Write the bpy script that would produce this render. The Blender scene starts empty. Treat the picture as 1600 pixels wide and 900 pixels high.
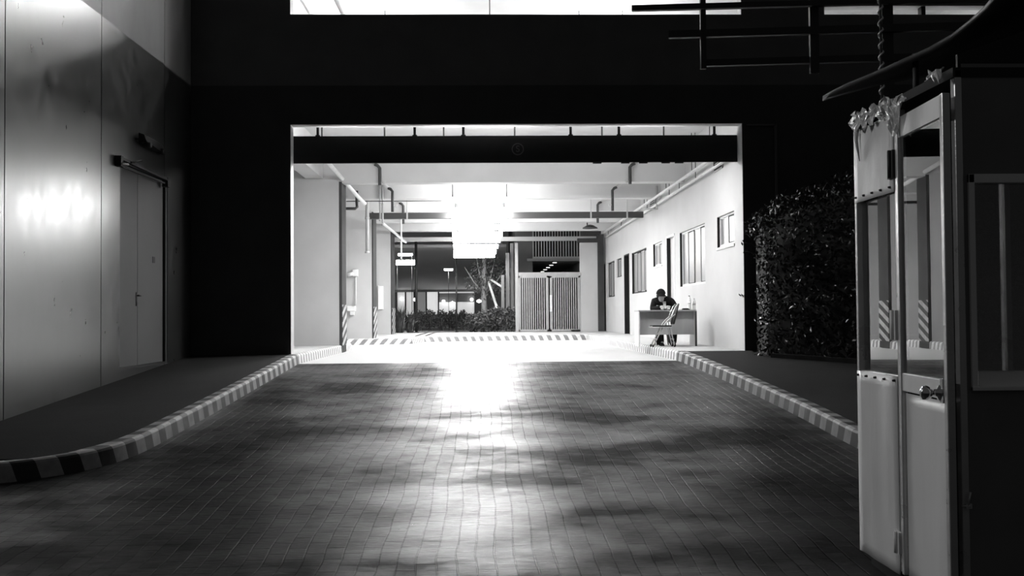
import bpy, bmesh, math, random
from mathutils import Vector, Matrix, noise
random.seed(7)
C = bpy.context.scene.collection
SC = bpy.context.scene
PI = math.pi
# ------------------------------------------------------------ camera, world, exposure
F = 1600.0
CAMH = 1.6
VPX, VPY, ROLL = 757.0, 491.0, 0.007
cY = Vector(((VPX-800)/F, -(VPY-450)/F, -1)).normalized()
up = Vector((-ROLL, 1, 0))
cZ = (up - up.dot(cY)*cY).normalized()
cX = cY.cross(cZ).normalized()
RW = Matrix((cX, cY, cZ))                    # camera -> world
cam_data = bpy.data.cameras.new('camera')
cam_data.sensor_width = 36; cam_data.lens = 36*F/1600
cam_data.clip_start = 0.05; cam_data.clip_end = 500
cam = bpy.data.objects.new('camera', cam_data); C.objects.link(cam)
cam.matrix_world = Matrix.Translation((0, 0, CAMH)) @ RW.to_4x4()
SC.camera = cam
SC.view_settings.view_transform = 'Standard'
SC.view_settings.look = 'None'
SC.view_settings.gamma = 1
SC.view_settings.use_curve_mapping = False
SC.view_settings.exposure = 0.0
SC.render.film_transparent = False
SC.cycles.use_denoising = True
SC.cycles.max_bounces = 8
SC.cycles.diffuse_bounces = 4
SC.cycles.sample_clamp_indirect = 6
W = bpy.data.worlds.new('night_sky'); SC.world = W; W.use_nodes = True
W.node_tree.nodes['Background'].inputs[0].default_value = (1, 1, 1, 1)
W.node_tree.nodes['Background'].inputs[1].default_value = 0.035
LAMP_E = 145.0        # lower floor fluorescent strength
FILL_W = 480.0      # added unseen fill lamp for the booth side, watts
OFX, OFY = 1.7, 3.1     # where the wet patches of the pavers fall
UPLAMP_E = 150.0      # upper floor fluorescent strength

def ray(px, py):
    d = RW @ Vector(((px-800)/F, -(py-450)/F, -1)); return d
def Py(px, py, y):
    d = ray(px, py); t = y/d.y; return Vector((d.x*t, y, CAMH+d.z*t))
def Px(px, py, x):
    d = ray(px, py); t = x/d.x; return Vector((x, d.y*t, CAMH+d.z*t))
def Pz(px, py, z):
    d = ray(px, py); t = (z-CAMH)/d.z; return Vector((d.x*t, d.y*t, z))

YF = 18.6            # facade plane
ZI = 0.73            # inner floor level
KH = 0.17            # kerb height
def road_z(y):
    if y <= 6: return 0.0
    if y >= YF: return ZI
    return ZI*(y-6)/(YF-6)
def walk_z(y): return road_z(y)+KH
ZP = ZI+KH

# ------------------------------------------------------------ materials
def new_mat(name):
    m = bpy.data.materials.new(name); m.use_nodes = True
    nt = m.node_tree; b = nt.nodes['Principled BSDF']
    return m, nt, b
def g(v): return (v, v, v, 1)
def noise_mat(name, c0, c1, rough=(0.5, 0.6), scale=3.0, bump=0.1, bscale=20, spec=0.5, stretch=(1, 1, 1), metallic=0.0, detail=6, bdist=0.01):
    m, nt, b = new_mat(name)
    L = nt.links.new
    tc = nt.nodes.new('ShaderNodeTexCoord'); mp = nt.nodes.new('ShaderNodeMapping')
    mp.inputs['Scale'].default_value = stretch
    L(tc.outputs['Object'], mp.inputs['Vector'])
    n = nt.nodes.new('ShaderNodeTexNoise'); n.inputs['Scale'].default_value = scale; n.inputs['Detail'].default_value = detail
    L(mp.outputs[0], n.inputs['Vector'])
    cr = nt.nodes.new('ShaderNodeMapRange'); cr.interpolation_type = 'SMOOTHSTEP'; cr.inputs[1].default_value = .2; cr.inputs[2].default_value = .8
    cr.inputs[3].default_value = c0; cr.inputs[4].default_value = c1
    L(n.outputs['Fac'], cr.inputs[0])
    cc = nt.nodes.new('ShaderNodeCombineColor')
    for i in range(3): L(cr.outputs[0], cc.inputs[i])
    L(cc.outputs[0], b.inputs['Base Color'])
    rr = nt.nodes.new('ShaderNodeMapRange'); rr.interpolation_type = 'SMOOTHSTEP'; rr.inputs[1].default_value = .2; rr.inputs[2].default_value = .8
    rr.inputs[3].default_value = rough[0]; rr.inputs[4].default_value = rough[1]
    L(n.outputs['Fac'], rr.inputs[0]); L(rr.outputs[0], b.inputs['Roughness'])
    b.inputs['Specular IOR Level'].default_value = spec
    b.inputs['Metallic'].default_value = metallic
    if bump:
        n2 = nt.nodes.new('ShaderNodeTexNoise'); n2.inputs['Scale'].default_value = bscale; n2.inputs['Detail'].default_value = 2 if bscale < 5 else 5
        L(mp.outputs[0], n2.inputs['Vector'])
        bp = nt.nodes.new('ShaderNodeBump'); bp.inputs['Strength'].default_value = bump; bp.inputs['Distance'].default_value = bdist
        L(n2.outputs['Fac'], bp.inputs['Height']); L(bp.outputs[0], b.inputs['Normal'])
    return m
def flat_mat(name, c, rough=0.5, metallic=0.0, spec=0.5):
    return noise_mat(name, c*0.93, c*1.05, (rough, rough), 6, 0.04, 60, spec, metallic=metallic)
def emit_mat(name, e, c=1.0):
    m, nt, b = new_mat(name)
    b.inputs['Base Color'].default_value = g(0.8)
    b.inputs['Emission Color'].default_value = g(c); b.inputs['Emission Strength'].default_value = e
    return m
def stripe_mat(name, period, slant, dark, light, axis_uv=True, duty=0.5, rough=0.55):
    m, nt, b = new_mat(name); L = nt.links.new
    tc = nt.nodes.new('ShaderNodeTexCoord'); sp = nt.nodes.new('ShaderNodeSeparateXYZ')
    L(tc.outputs['UV'], sp.inputs[0])
    ml = nt.nodes.new('ShaderNodeMath'); ml.operation = 'MULTIPLY_ADD'; ml.inputs[1].default_value = slant
    L(sp.outputs[1], ml.inputs[0]); L(sp.outputs[0], ml.inputs[2])
    dv = nt.nodes.new('ShaderNodeMath'); dv.operation = 'DIVIDE'; dv.inputs[1].default_value = period; L(ml.outputs[0], dv.inputs[0])
    fr = nt.nodes.new('ShaderNodeMath'); fr.operation = 'FRACT'; L(dv.outputs[0], fr.inputs[0])
    n = nt.nodes.new('ShaderNodeTexNoise'); n.inputs['Scale'].default_value = 9; n.inputs['Detail'].default_value = 6
    L(tc.outputs['Object'], n.inputs['Vector'])
    gt = nt.nodes.new('ShaderNodeMath'); gt.operation = 'GREATER_THAN'; gt.inputs[1].default_value = duty; L(fr.outputs[0], gt.inputs[0])
    mr = nt.nodes.new('ShaderNodeMapRange'); mr.inputs[3].default_value = dark; mr.inputs[4].default_value = light; L(gt.outputs[0], mr.inputs[0])
    wn = nt.nodes.new('ShaderNodeMapRange'); wn.inputs[1].default_value = .3; wn.inputs[2].default_value = .7; wn.inputs[3].default_value = .7; wn.inputs[4].default_value = 1.1
    L(n.outputs['Fac'], wn.inputs[0])
    mm = nt.nodes.new('ShaderNodeMath'); mm.operation = 'MULTIPLY'; L(mr.outputs[0], mm.inputs[0]); L(wn.outputs[0], mm.inputs[1])
    cc = nt.nodes.new('ShaderNodeCombineColor')
    for i in range(3): L(mm.outputs[0], cc.inputs[i])
    L(cc.outputs[0], b.inputs['Base Color']); b.inputs['Roughness'].default_value = rough
    bp = nt.nodes.new('ShaderNodeBump'); bp.inputs['Strength'].default_value = .3; bp.inputs['Distance'].default_value = .006
    L(n.outputs['Fac'], bp.inputs['Height']); L(bp.outputs[0], b.inputs['Normal'])
    return m
def glass_mat(name, tint=0.85, ior=1.5, rough=0.0, boost=1.0):
    m = bpy.data.materials.new(name); m.use_nodes = True; nt = m.node_tree; nt.nodes.clear(); L = nt.links.new
    o = nt.nodes.new('ShaderNodeOutputMaterial'); mx = nt.nodes.new('ShaderNodeMixShader')
    t = nt.nodes.new('ShaderNodeBsdfTransparent'); t.inputs[0].default_value = g(tint)
    gl = nt.nodes.new('ShaderNodeBsdfGlossy'); gl.inputs['Roughness'].default_value = rough; gl.inputs[0].default_value = g(1)
    fr = nt.nodes.new('ShaderNodeFresnel'); fr.inputs[0].default_value = ior
    ml = nt.nodes.new('ShaderNodeMath'); ml.operation = 'MULTIPLY'; ml.use_clamp = True; ml.inputs[1].default_value = boost
    L(fr.outputs[0], ml.inputs[0]); L(ml.outputs[0], mx.inputs[0]); L(t.outputs[0], mx.inputs[1]); L(gl.outputs[0], mx.inputs[2]); L(mx.outputs[0], o.inputs[0])
    return m
def paver_mat():
    m, nt, b = new_mat('wet_brick_pavers'); L = nt.links.new
    tc = nt.nodes.new('ShaderNodeTexCoord')
    sp = nt.nodes.new('ShaderNodeSeparateXYZ'); L(tc.outputs['Object'], sp.inputs[0])
    wob = nt.nodes.new('ShaderNodeTexNoise'); wob.inputs['Scale'].default_value = 0.7; wob.inputs['Detail'].default_value = 3; L(tc.outputs['Object'], wob.inputs['Vector'])
    wa = nt.nodes.new('ShaderNodeMath'); wa.operation = 'MULTIPLY_ADD'; wa.inputs[1].default_value = .12; L(wob.outputs['Fac'], wa.inputs[0]); L(sp.outputs[0], wa.inputs[2])
    cb = nt.nodes.new('ShaderNodeCombineXYZ'); L(sp.outputs[1], cb.inputs[0]); L(wa.outputs[0], cb.inputs[1])
    br = nt.nodes.new('ShaderNodeTexBrick'); L(cb.outputs[0], br.inputs['Vector'])
    br.inputs['Scale'].default_value = 1; br.inputs['Brick Width'].default_value = .26; br.inputs['Row Height'].default_value = .125
    br.inputs['Mortar Size'].default_value = .0065; br.inputs['Mortar Smooth'].default_value = .3
    br.inputs['Color1'].default_value = g(.035); br.inputs['Color2'].default_value = g(.075); br.inputs['Mortar'].default_value = g(.01)
    # broad wet and dry patches, drawn out across the drive
    mp = nt.nodes.new('ShaderNodeMapping'); mp.inputs['Location'].default_value = (OFX, OFY, 0); mp.inputs['Scale'].default_value = (.55, .8, 1); L(tc.outputs['Object'], mp.inputs['Vector'])
    n1 = nt.nodes.new('ShaderNodeTexNoise'); n1.inputs['Scale'].default_value = 1.1; n1.inputs['Detail'].default_value = 8; n1.inputs['Roughness'].default_value = .62; L(mp.outputs[0], n1.inputs['Vector'])
    mp2 = nt.nodes.new('ShaderNodeMapping'); mp2.inputs['Scale'].default_value = (1.0, 3.0, 1); L(tc.outputs['Object'], mp2.inputs['Vector'])
    n2 = nt.nodes.new('ShaderNodeTexNoise'); n2.inputs['Scale'].default_value = 9; n2.inputs['Detail'].default_value = 8; n2.inputs['Roughness'].default_value = .7; L(mp2.outputs[0], n2.inputs['Vector'])
    rr = nt.nodes.new('ShaderNodeMapRange'); rr.inputs[1].default_value = .4; rr.inputs[2].default_value = .6; rr.inputs[3].default_value = .31; rr.inputs[4].default_value = .35
    L(n1.outputs['Fac'], rr.inputs[0])
    r2 = nt.nodes.new('ShaderNodeMath'); r2.operation = 'MULTIPLY_ADD'; r2.inputs[1].default_value = .22; L(n2.outputs['Fac'], r2.inputs[0]); L(rr.outputs[0], r2.inputs[2])
    r3 = nt.nodes.new('ShaderNodeMath'); r3.operation = 'SUBTRACT'; r3.inputs[1].default_value = .11; L(r2.outputs[0], r3.inputs[0]); L(r3.outputs[0], b.inputs['Roughness'])
    sr = nt.nodes.new('ShaderNodeMapRange'); sr.inputs[1].default_value = .43; sr.inputs[2].default_value = .58; sr.inputs[3].default_value = .36; sr.inputs[4].default_value = .03
    L(n1.outputs['Fac'], sr.inputs[0]); L(sr.outputs[0], b.inputs['Specular IOR Level'])
    mx = nt.nodes.new('ShaderNodeMix'); mx.data_type = 'RGBA'; mx.blend_type = 'MULTIPLY'; mx.inputs[0].default_value = .8
    L(br.outputs['Color'], mx.inputs[6])
    cr = nt.nodes.new('ShaderNodeMapRange'); cr.inputs[1].default_value = .3; cr.inputs[2].default_value = .7; cr.inputs[3].default_value = .35; cr.inputs[4].default_value = 1.3
    L(n2.outputs['Fac'], cr.inputs[0]); cc = nt.nodes.new('ShaderNodeCombineColor')
    for i in range(3): L(cr.outputs[0], cc.inputs[i])
    L(cc.outputs[0], mx.inputs[7]); L(mx.outputs[2], b.inputs['Base Color'])
    bp = nt.nodes.new('ShaderNodeBump'); bp.inputs['Strength'].default_value = 1.0; bp.inputs['Distance'].default_value = .007; bp.invert = True
    L(br.outputs['Fac'], bp.inputs['Height'])
    bp2 = nt.nodes.new('ShaderNodeBump'); bp2.inputs['Strength'].default_value = .45; bp2.inputs['Distance'].default_value = .012
    L(n2.outputs['Fac'], bp2.inputs['Height']); L(bp.outputs[0], bp2.inputs['Normal'])
    L(bp2.outputs[0], b.inputs['Normal'])
    df = nt.nodes.new('ShaderNodeBsdfDiffuse'); L(mx.outputs[2], df.inputs['Color']); L(bp2.outputs[0], df.inputs['Normal'])
    wet = nt.nodes.new('ShaderNodeMapRange'); wet.inputs[1].default_value = .40; wet.inputs[2].default_value = .60; wet.inputs[3].default_value = .70; wet.inputs[4].default_value = .30
    wm = nt.nodes.new('ShaderNodeMix'); wm.inputs[0].default_value = .4; L(n1.outputs['Fac'], wm.inputs[2]); L(n2.outputs['Fac'], wm.inputs[3]); L(wm.outputs[0], wet.inputs[0])
    ms = nt.nodes.new('ShaderNodeMixShader'); L(wet.outputs[0], ms.inputs[0]); L(df.outputs[0], ms.inputs[1]); L(b.outputs[0], ms.inputs[2])
    L(ms.outputs[0], nt.nodes['Material Output'].inputs['Surface'])
    return m

M = {}
M['paver'] = paver_mat()
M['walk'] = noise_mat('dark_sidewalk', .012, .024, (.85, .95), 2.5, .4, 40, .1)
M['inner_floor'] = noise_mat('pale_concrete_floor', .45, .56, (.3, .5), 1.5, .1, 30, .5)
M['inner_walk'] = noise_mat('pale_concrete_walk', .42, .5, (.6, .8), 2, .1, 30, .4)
M['plaster'] = noise_mat('polished_plaster', .008, .03, (.27, .355), 6, .34, 2.6, 1.0, stretch=(1, 1, .7), detail=4, bdist=.01)
M['plaster'].node_tree.nodes['Principled BSDF'].inputs['IOR'].default_value = 1.9
M['plaster_upper'] = noise_mat('pale_plaster_band', .24, .30, (.46, .52), 2.4, 0, 3.0, .5, stretch=(1, 1, .6), detail=8)
M['facade'] = noise_mat('dark_facade_paint', .05, .06, (.8, .9), 2, .1, 30, .2)
M['facade_upper'] = noise_mat('charcoal_facade_paint', .10, .12, (.8, .9), 2, .1, 30, .2)
M['white_wall'] = noise_mat('white_painted_wall', .46, .53, (.6, .8), 1.2, .08, 30, .3)
M['white_soft'] = noise_mat('white_painted_beam', .54, .6, (.7, .8), 1.2, .05, 20, .2)
M['grey_paint'] = noise_mat('grey_column_paint', .045, .06, (.9, .95), 2, .05, 30, .05)
M['pale_pipe'] = flat_mat('pale_plastic_pipe', .7, .4)
M['grey_pipe'] = flat_mat('light_grey_pipe', .42, .4)
M['dark_pipe'] = flat_mat('dark_iron_pipe', .03, .5)
M['black'] = flat_mat('black_paint', .012, .7, spec=.2)
M['board'] = flat_mat('black_sign_board', .014, .7, spec=.2)
M['board_mark'] = flat_mat('grey_sign_ink', .10, .7, spec=.2)
M['steel'] = flat_mat('dark_steel', .025, .6)
M['alu'] = noise_mat('brushed_aluminium', .5, .62, (.25, .35), 4, .1, 60, .5, metallic=.35)
M['chrome'] = flat_mat('chrome', .8, .08, metallic=1.0)
M['white_upper'] = noise_mat('bright_white_paint', .78, .84, (.7, .8), 1.2, .05, 20, .2)
M['booth_white'] = noise_mat('weathered_white_panel', .55, .95, (.35, .6), 2.6, .2, 12, .5, stretch=(1, 1, .5), detail=8)
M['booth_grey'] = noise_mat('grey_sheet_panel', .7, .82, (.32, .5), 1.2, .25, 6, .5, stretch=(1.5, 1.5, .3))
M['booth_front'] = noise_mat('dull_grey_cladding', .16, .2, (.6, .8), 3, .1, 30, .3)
M['booth_frame'] = noise_mat('grey_window_frame', .8, .88, (.5, .6), 3, .1, 30, .3)
M['booth_dark'] = flat_mat('dark_booth_lining', .04, .8, spec=.1)
M['roof'] = noise_mat('dark_tarp_roof', .01, .018, (.45, .6), 2, .4, 9, .3)
M['plastic_sheet'] = noise_mat('crumpled_plastic_sheet', .3, .6, (.15, .3), 14, .6, 30, .8)
M['glass'] = glass_mat('window_glass', .75, 1.5, 0.0, 2.2)
M['glass_dark'] = noise_mat('curtained_window_glass', .13, .21, (.35, .4), 1.5, 0, 10, .3, stretch=(1, 3, .4))
M['wood_door'] = flat_mat('grey_door', .42, .5)
M['desk'] = noise_mat('grey_wood_laminate', .26, .36, (.4, .5), 5, .05, 50, .4, stretch=(1, 1, .2))
M['desk_side'] = flat_mat('pale_desk_side', .62, .5)
M['cloth_black'] = flat_mat('black_cloth', .012, .9, spec=.1)
M['skin'] = flat_mat('skin', .5, .5)
M['paper'] = flat_mat('white_paper', .8, .6)
M['leaf'] = noise_mat('glossy_dark_leaf', .006, .016, (.25, .4), 8, 0, 10, .5)
M['leaf_garden'] = noise_mat('garden_leaf', .03, .10, (.4, .6), 8, 0, 10, .4)
M['bark'] = noise_mat('tree_bark', .2, .35, (.8, .9), 8, .4, 30, .2)
M['kerb'] = stripe_mat('striped_kerb_paint', .40, .35, .03, .40)
M['kerb_inner'] = stripe_mat('striped_kerb_paint_inside', .26, .2, .22, .72)
M['kerb_cross'] = stripe_mat('striped_cross_kerb_paint', .30, -1.0, .20, .75)
M['kerb_far'] = stripe_mat('faded_striped_kerb_paint', .28, .5, .2, .75)
M['chevron'] = stripe_mat('chevron_warning_paint', .24, 0, .03, .35, rough=.9)
M['lamp'] = emit_mat('fluorescent_diffuser', LAMP_E)
M['lamp_mid'] = emit_mat('fluorescent_diffuser_mid', LAMP_E*.55)
M['lamp_far'] = emit_mat('fluorescent_diffuser_far', LAMP_E*.28)
M['lamp_near'] = emit_mat('fluorescent_diffuser_near', LAMP_E*.34)  # for the two added lamps behind the board
M['downlight'] = emit_mat('downlight_disc', 3.0)
M['lamp_up'] = emit_mat('fluorescent_diffuser_upper', UPLAMP_E)
M['far_light'] = emit_mat('distant_lamp', 230.0)
M['globe'] = emit_mat('globe_lamp', 6.0)
M['lit_window'] = emit_mat('lit_window', .6)
M['gate'] = flat_mat('pale_grey_gate_paint', .36, .5)
M['far_wall'] = noise_mat('grey_far_wall', .22, .3, (.7, .8), .6, .05, 10, .2)
M['screen'] = flat_mat('pale_screen', .16, .6)
M['canopy'] = noise_mat('pale_canopy', .72, .8, (.7, .8), .6, .05, 10, .2)
M['lawn'] = noise_mat('garden_ground', .10, .3, (.9, 1), 1.2, .3, 10, .1)

# ------------------------------------------------------------ mesh helpers
class MB:
    def __init__(s): s.v = []; s.f = []; s.uv = {}; s.sm = set()
    def add(s, vs, fs, smooth=False):
        o = len(s.v); s.v += [tuple(v) for v in vs]
        for f in fs:
            if smooth: s.sm.add(len(s.f))
            s.f.append(tuple(i+o for i in f))
        return s
    def box(s, x0, x1, y0, y1, z0, z1):
        x0, x1 = min(x0, x1), max(x0, x1); y0, y1 = min(y0, y1), max(y0, y1); z0, z1 = min(z0, z1), max(z0, z1)
        return s.hexa([(x0, y0, z0), (x1, y0, z0), (x1, y1, z0), (x0, y1, z0), (x0, y0, z1), (x1, y0, z1), (x1, y1, z1), (x0, y1, z1)])
    def hexa(s, p):
        return s.add(p, [(3, 2, 1, 0), (4, 5, 6, 7), (0, 1, 5, 4), (1, 2, 6, 5), (2, 3, 7, 6), (3, 0, 4, 7)])
    def bar(s, a, b, w, h, upv=(0, 0, 1)):
        a = Vector(a); b = Vector(b); d = (b-a).normalized(); u = Vector(upv)
        if abs(d.dot(u)) > .98: u = Vector((0, 1, 0))
        r = d.cross(u).normalized(); u = r.cross(d).normalized()
        P = []
        for c in (a, b):
            for sx, sz in ((-1, -1), (1, -1), (1, 1), (-1, 1)): P.append(c+r*sx*w/2+u*sz*h/2)
        return s.add(P, [(0, 1, 2, 3), (7, 6, 5, 4), (0, 4, 5, 1), (1, 5, 6, 2), (2, 6, 7, 3), (3, 7, 4, 0)])
    def tube(s, pts, r, n=10, cap=True):
        pts = [Vector(p) for p in pts]; rs = r if isinstance(r, (list, tuple)) else [r]*len(pts)
        V = []; prev = None
        for i, p in enumerate(pts):
            d = (pts[min(i+1, len(pts)-1)]-pts[max(i-1, 0)]).normalized()
            if prev is None:
                u = Vector((0, 0, 1)) if abs(d.z) < .9 else Vector((1, 0, 0))
                u = (u-u.dot(d)*d).normalized()
            else:
                u = (prev-prev.dot(d)*d).normalized()
            prev = u; w = d.cross(u)
            for k in range(n):
                a = 2*PI*k/n; V.append(p+(u*math.cos(a)+w*math.sin(a))*rs[i])
        Fs = [(i*n+k, i*n+(k+1) % n, (i+1)*n+(k+1) % n, (i+1)*n+k) for i in range(len(pts)-1) for k in range(n)]
        s.add(V, Fs, True)
        if cap:
            o = len(s.v)-len(V); s.f.append(tuple(o+k for k in reversed(range(n)))); s.f.append(tuple(o+(len(pts)-1)*n+k for k in range(n)))
        return s
    def lathe(s, prof, c=(0, 0, 0), axis='z', n=20):
        V = []; c = Vector(c)
        for r, h in prof:
            for k in range(n):
                a = 2*PI*k/n; x, y = r*math.cos(a), r*math.sin(a)
                q = {'z': (x, y, h), 'x': (h, x, y), 'y': (x, h, y)}[axis]
                V.append(c+Vector(q))
        m = len(prof)
        Fs = [(i*n+k, i*n+(k+1) % n, (i+1)*n+(k+1) % n, (i+1)*n+k) for i in range(m-1) for k in range(n)]
        s.add(V, Fs, True); o = len(s.v)-len(V)
        s.f.append(tuple(o+k for k in reversed(range(n)))); s.f.append(tuple(o+(m-1)*n+k for k in range(n)))
        return s
    def build(s, name, mat, parent=None, bevel=0, smooth=False):
        me = bpy.data.meshes.new(name); me.from_pydata(s.v, [], s.f); me.update()
        if s.sm:
            for i in s.sm: me.polygons[i].use_smooth = True
        if smooth:
            for p in me.polygons: p.use_smooth = True
        bm = bmesh.new(); bm.from_mesh(me); bmesh.ops.recalc_face_normals(bm, faces=bm.faces); bm.to_mesh(me); bm.free()
        me.materials.append(mat)
        o = bpy.data.objects.new(name, me); C.objects.link(o)
        if parent:
            o.parent = parent
            pw = Vector((0, 0, 0)); q = parent
            while q: pw += q.location; q = q.parent
            me.transform(Matrix.Translation(-pw))
        if bevel:
            b = o.modifiers.new('bevel', 'BEVEL'); b.width = bevel; b.segments = 2; b.limit_method = 'ANGLE'
        return o
def tag(o, label=None, cat=None, group=None, kind=None):
    if label: o['label'] = label
    if cat: o['category'] = cat
    if group: o['group'] = group
    if kind: o['kind'] = kind
    return o
def thing(name, label, cat, loc=(0, 0, 0), group=None):
    o = bpy.data.objects.new(name, None); C.objects.link(o); o.location = loc; o.empty_display_size = .1
    return tag(o, label, cat, group)
def struct(name, mb, mat, label, cat, parent=None, bevel=0):
    o = mb.build(name, mat, parent, bevel)
    if parent is None: tag(o, label, cat, None, 'structure')
    return o
def copy_tree(o, parent=None):
    c = o.copy(); C.objects.link(c); c.parent = parent
    for ch in list(o.children): copy_tree(ch, c)
    return c
def part_at(mb, name, mat, parent, bevel=0):   # parent-local coordinates
    me = mb.build(name, mat, None, bevel); me.parent = parent; return me
def grid_wall(mb, us, vs, holes, put):
    U = sorted(set(us+[h[0] for h in holes]+[h[1] for h in holes])); V = sorted(set(vs+[h[2] for h in holes]+[h[3] for h in holes]))
    for i in range(len(U)-1):
        j = 0
        while j < len(V)-1:
            def inh(j):
                cu, cv = (U[i]+U[i+1])/2, (V[j]+V[j+1])/2
                return any(h[0] < cu < h[1] and h[2] < cv < h[3] for h in holes)
            if inh(j): j += 1; continue
            k = j
            while k+1 < len(V)-1 and not inh(k+1): k += 1
            put(mb, U[i], U[i+1], V[j], V[k+1]); j = k+1

# ------------------------------------------------------------ ground
ys = [-8]+[i*.5 for i in range(-8, 38)]+[YF]
xs = [-14+i*1.0 for i in range(29)]
mb = MB(); V = []; Fs = []
for y in ys:
    for x in xs:
        V.append((x, y, road_z(y)+.0))
nx = len(xs)
for j in range(len(ys)-1):
    for i in range(nx-1): Fs.append((j*nx+i, j*nx+i+1, (j+1)*nx+i+1, (j+1)*nx+i))
mb.add(V, Fs)
struct('driveway', mb, M['paver'], 'wet brick paved driveway ramp rising to the lit passage', 'driveway')
mb = MB(); mb.box(-8, 9, YF, 60, ZI-.2, ZI)
struct('floor', mb, M['inner_floor'], 'bright smooth concrete floor of the lit passage', 'floor')

# kerb lines (base px on road level)
def road_hit(px, py):
    lo, hi = 3.0, 60.0
    d = ray(px, py)
    for _ in range(60):
        m = (lo+hi)/2; z = CAMH+d.z*m/d.y
        if z > road_z(m): lo = m
        else: hi = m
    return Vector((d.x*lo/d.y, lo, 0))
def resample(pts, step):
    out = [pts[0]]
    for a, b in zip(pts, pts[1:]):
        n = max(1, int((b-a).length/step))
        for i in range(1, n+1): out.append(a+(b-a)*i/n)
    return out
def smooth_line(pts, it=2):
    for _ in range(it):
        q = [pts[0]]
        for a, b in zip(pts, pts[1:]): q += [a*.75+b*.25, a*.25+b*.75]
        q.append(pts[-1]); pts = q
    return pts
def kerb(name, line, side, mat, label, width=.16, zf=road_z, h=KH, lip=.03, cat='kerb'):
    # side=+1: body lies to the right of travel direction
    n = len(line); V = []; acc = 0; A = []
    for i, p in enumerate(line):
        d = (line[min(i+1, n-1)]-line[max(i-1, 0)]); d.z = 0; d.normalize()
        nr = Vector((d.y, -d.x, 0))*side
        if i: acc += (line[i]-line[i-1]).length
        A.append(acc)
        z = zf(p.y)
        prof = [(0, -.05), (.012, h-lip), (.02, h-lip*.3), (.045, h+.004), (width, h+.004), (width, -.05)]
        for o, hz in prof: V.append((p.x+nr.x*o, p.y+nr.y*o, z+hz))
    k = 6; vv = [0, h, h+.03, h+.06, h+.2, h+.4]
    Fs = []; 
    for i in range(n-1):
        for j in range(k-1): Fs.append((i*k+j, i*k+j+1, (i+1)*k+j+1, (i+1)*k+j))
    Fs += [tuple(range(k)), tuple((n-1)*k+j for j in reversed(range(k)))]
    me = bpy.data.meshes.new(name); me.from_pydata(V, [], Fs)
    uvl = me.uv_layers.new(name='UVMap')
    for p in me.polygons:
        for li in p.loop_indices:
            vi = me.loops[li].vertex_index; uvl.data[li].uv = (A[vi//k], vv[vi % k])
    bm = bmesh.new(); bm.from_mesh(me); bmesh.ops.recalc_face_normals(bm, faces=bm.faces); bm.to_mesh(me); bm.free()
    me.materials.append(mat)
    o = bpy.data.objects.new(name, me); C.objects.link(o)
    return tag(o, label, cat, None, 'structure')
XL = -3.36
Lc = [road_hit(-120, 757), road_hit(-60, 757), road_hit(0, 756), road_hit(60, 748), road_hit(125, 738), road_hit(180, 724), road_hit(215, 711)]
Lc = [Vector((p.x, p.y, 0)) for p in Lc]
Lc += [Vector((XL-.03, 10.6, 0)), Vector((XL, 13, 0)), Vector((XL, YF+.02, 0))]
Lc = smooth_line(resample(Lc, 1.0), 2)
kerb('kerb_left', resample(Lc, .25), -1, M['kerb'], 'black and white striped kerb curving along the left sidewalk')
inner_L = [Vector((XL, YF+.02, 0)), Vector((-3.3, 25.6, 0))]
kerb('kerb_left_inner', resample(inner_L, .5), -1, M['kerb_inner'], 'finely striped pale kerb inside the opening on the left')
Rn = [road_hit(1346, 705), road_hit(1250, 652), road_hit(1150, 603), road_hit(1080, 572)]
XR = 3.5
d0 = (Rn[0]-Rn[1])
Rc = [Vector((6.5, 5.2, 0)), Vector((4.7, 6.6, 0)), Rn[0]+Vector((.12, -1.6, 0))]+[Vector((p.x, p.y, 0)) for p in Rn]+[Vector((XR, YF+.02, 0))]
Rc = smooth_line(resample(Rc, 1.0), 2)
kerb('kerb_right', resample(Rc, .25), 1, M['kerb'], 'black and white striped kerb along the right sidewalk')
inner_R = [Vector((XR, YF+.02, 0)), Vector((3.4, 28, 0)), Vector((3.38, 33.5, 0))]
kerb('kerb_right_inner', resample(inner_R, .5), 1, M['kerb_inner'], 'finely striped pale kerb in front of the desk')
kerb('kerb_cross', resample([Vector((-4.3, 29.9, 0)), Vector((-2.15, 30.6, 0))], .5), -1, M['kerb_cross'], 'boldly slanted striped kerb across the left end of the passage')
kerb('kerb_far', resample([Vector((-2.15, 30.6, 0)), Vector((-1.9, 32.6, 0)), Vector((0, 33.3, 0)), Vector((3.4, 33.6, 0))], .5), -1, M['kerb_far'], 'faded striped kerb across the far end of the passage')

def slab(name, left, right, zf, mat, label, top_off=0.0):
    # left/right: lists of (x) at common ys
    V = []; n = len(left)
    for (a, y) in left: V.append((a, y, zf(y)+top_off))
    for (a, y) in right: V.append((a, y, zf(y)+top_off))
    m_ = len(V)
    for v in list(V): V.append((v[0], v[1], v[2]-.5))
    mb = MB(); Fs = []
    for i in range(n-1):
        Fs.append((i, n+i, n+i+1, i+1))
        Fs.append((m_+i, m_+i+1, m_+n+i+1, m_+n+i))
        Fs.append((i, i+1, m_+i+1, m_+i)); Fs.append((n+i, m_+n+i, m_+n+i+1, n+i+1))
    Fs += [(0, m_, m_+n, n), (n-1, 2*n-1, m_+2*n-1, m_+n-1)]
    mb.add(V, Fs)
    return struct(name, mb, mat, label, 'sidewalk')
def curve_x(line, y):
    best = None
    for a, b in zip(line, line[1:]):
        lo, hi = min(a.y, b.y), max(a.y, b.y)
        if lo <= y <= hi and hi > lo:
            t = (y-a.y)/(b.y-a.y); x = a.x+(b.x-a.x)*t; best = x
    return best
yy = [9.0+.3*i for i in range(33)]+[YF]
ymin = min(p.y for p in Lc)
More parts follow.
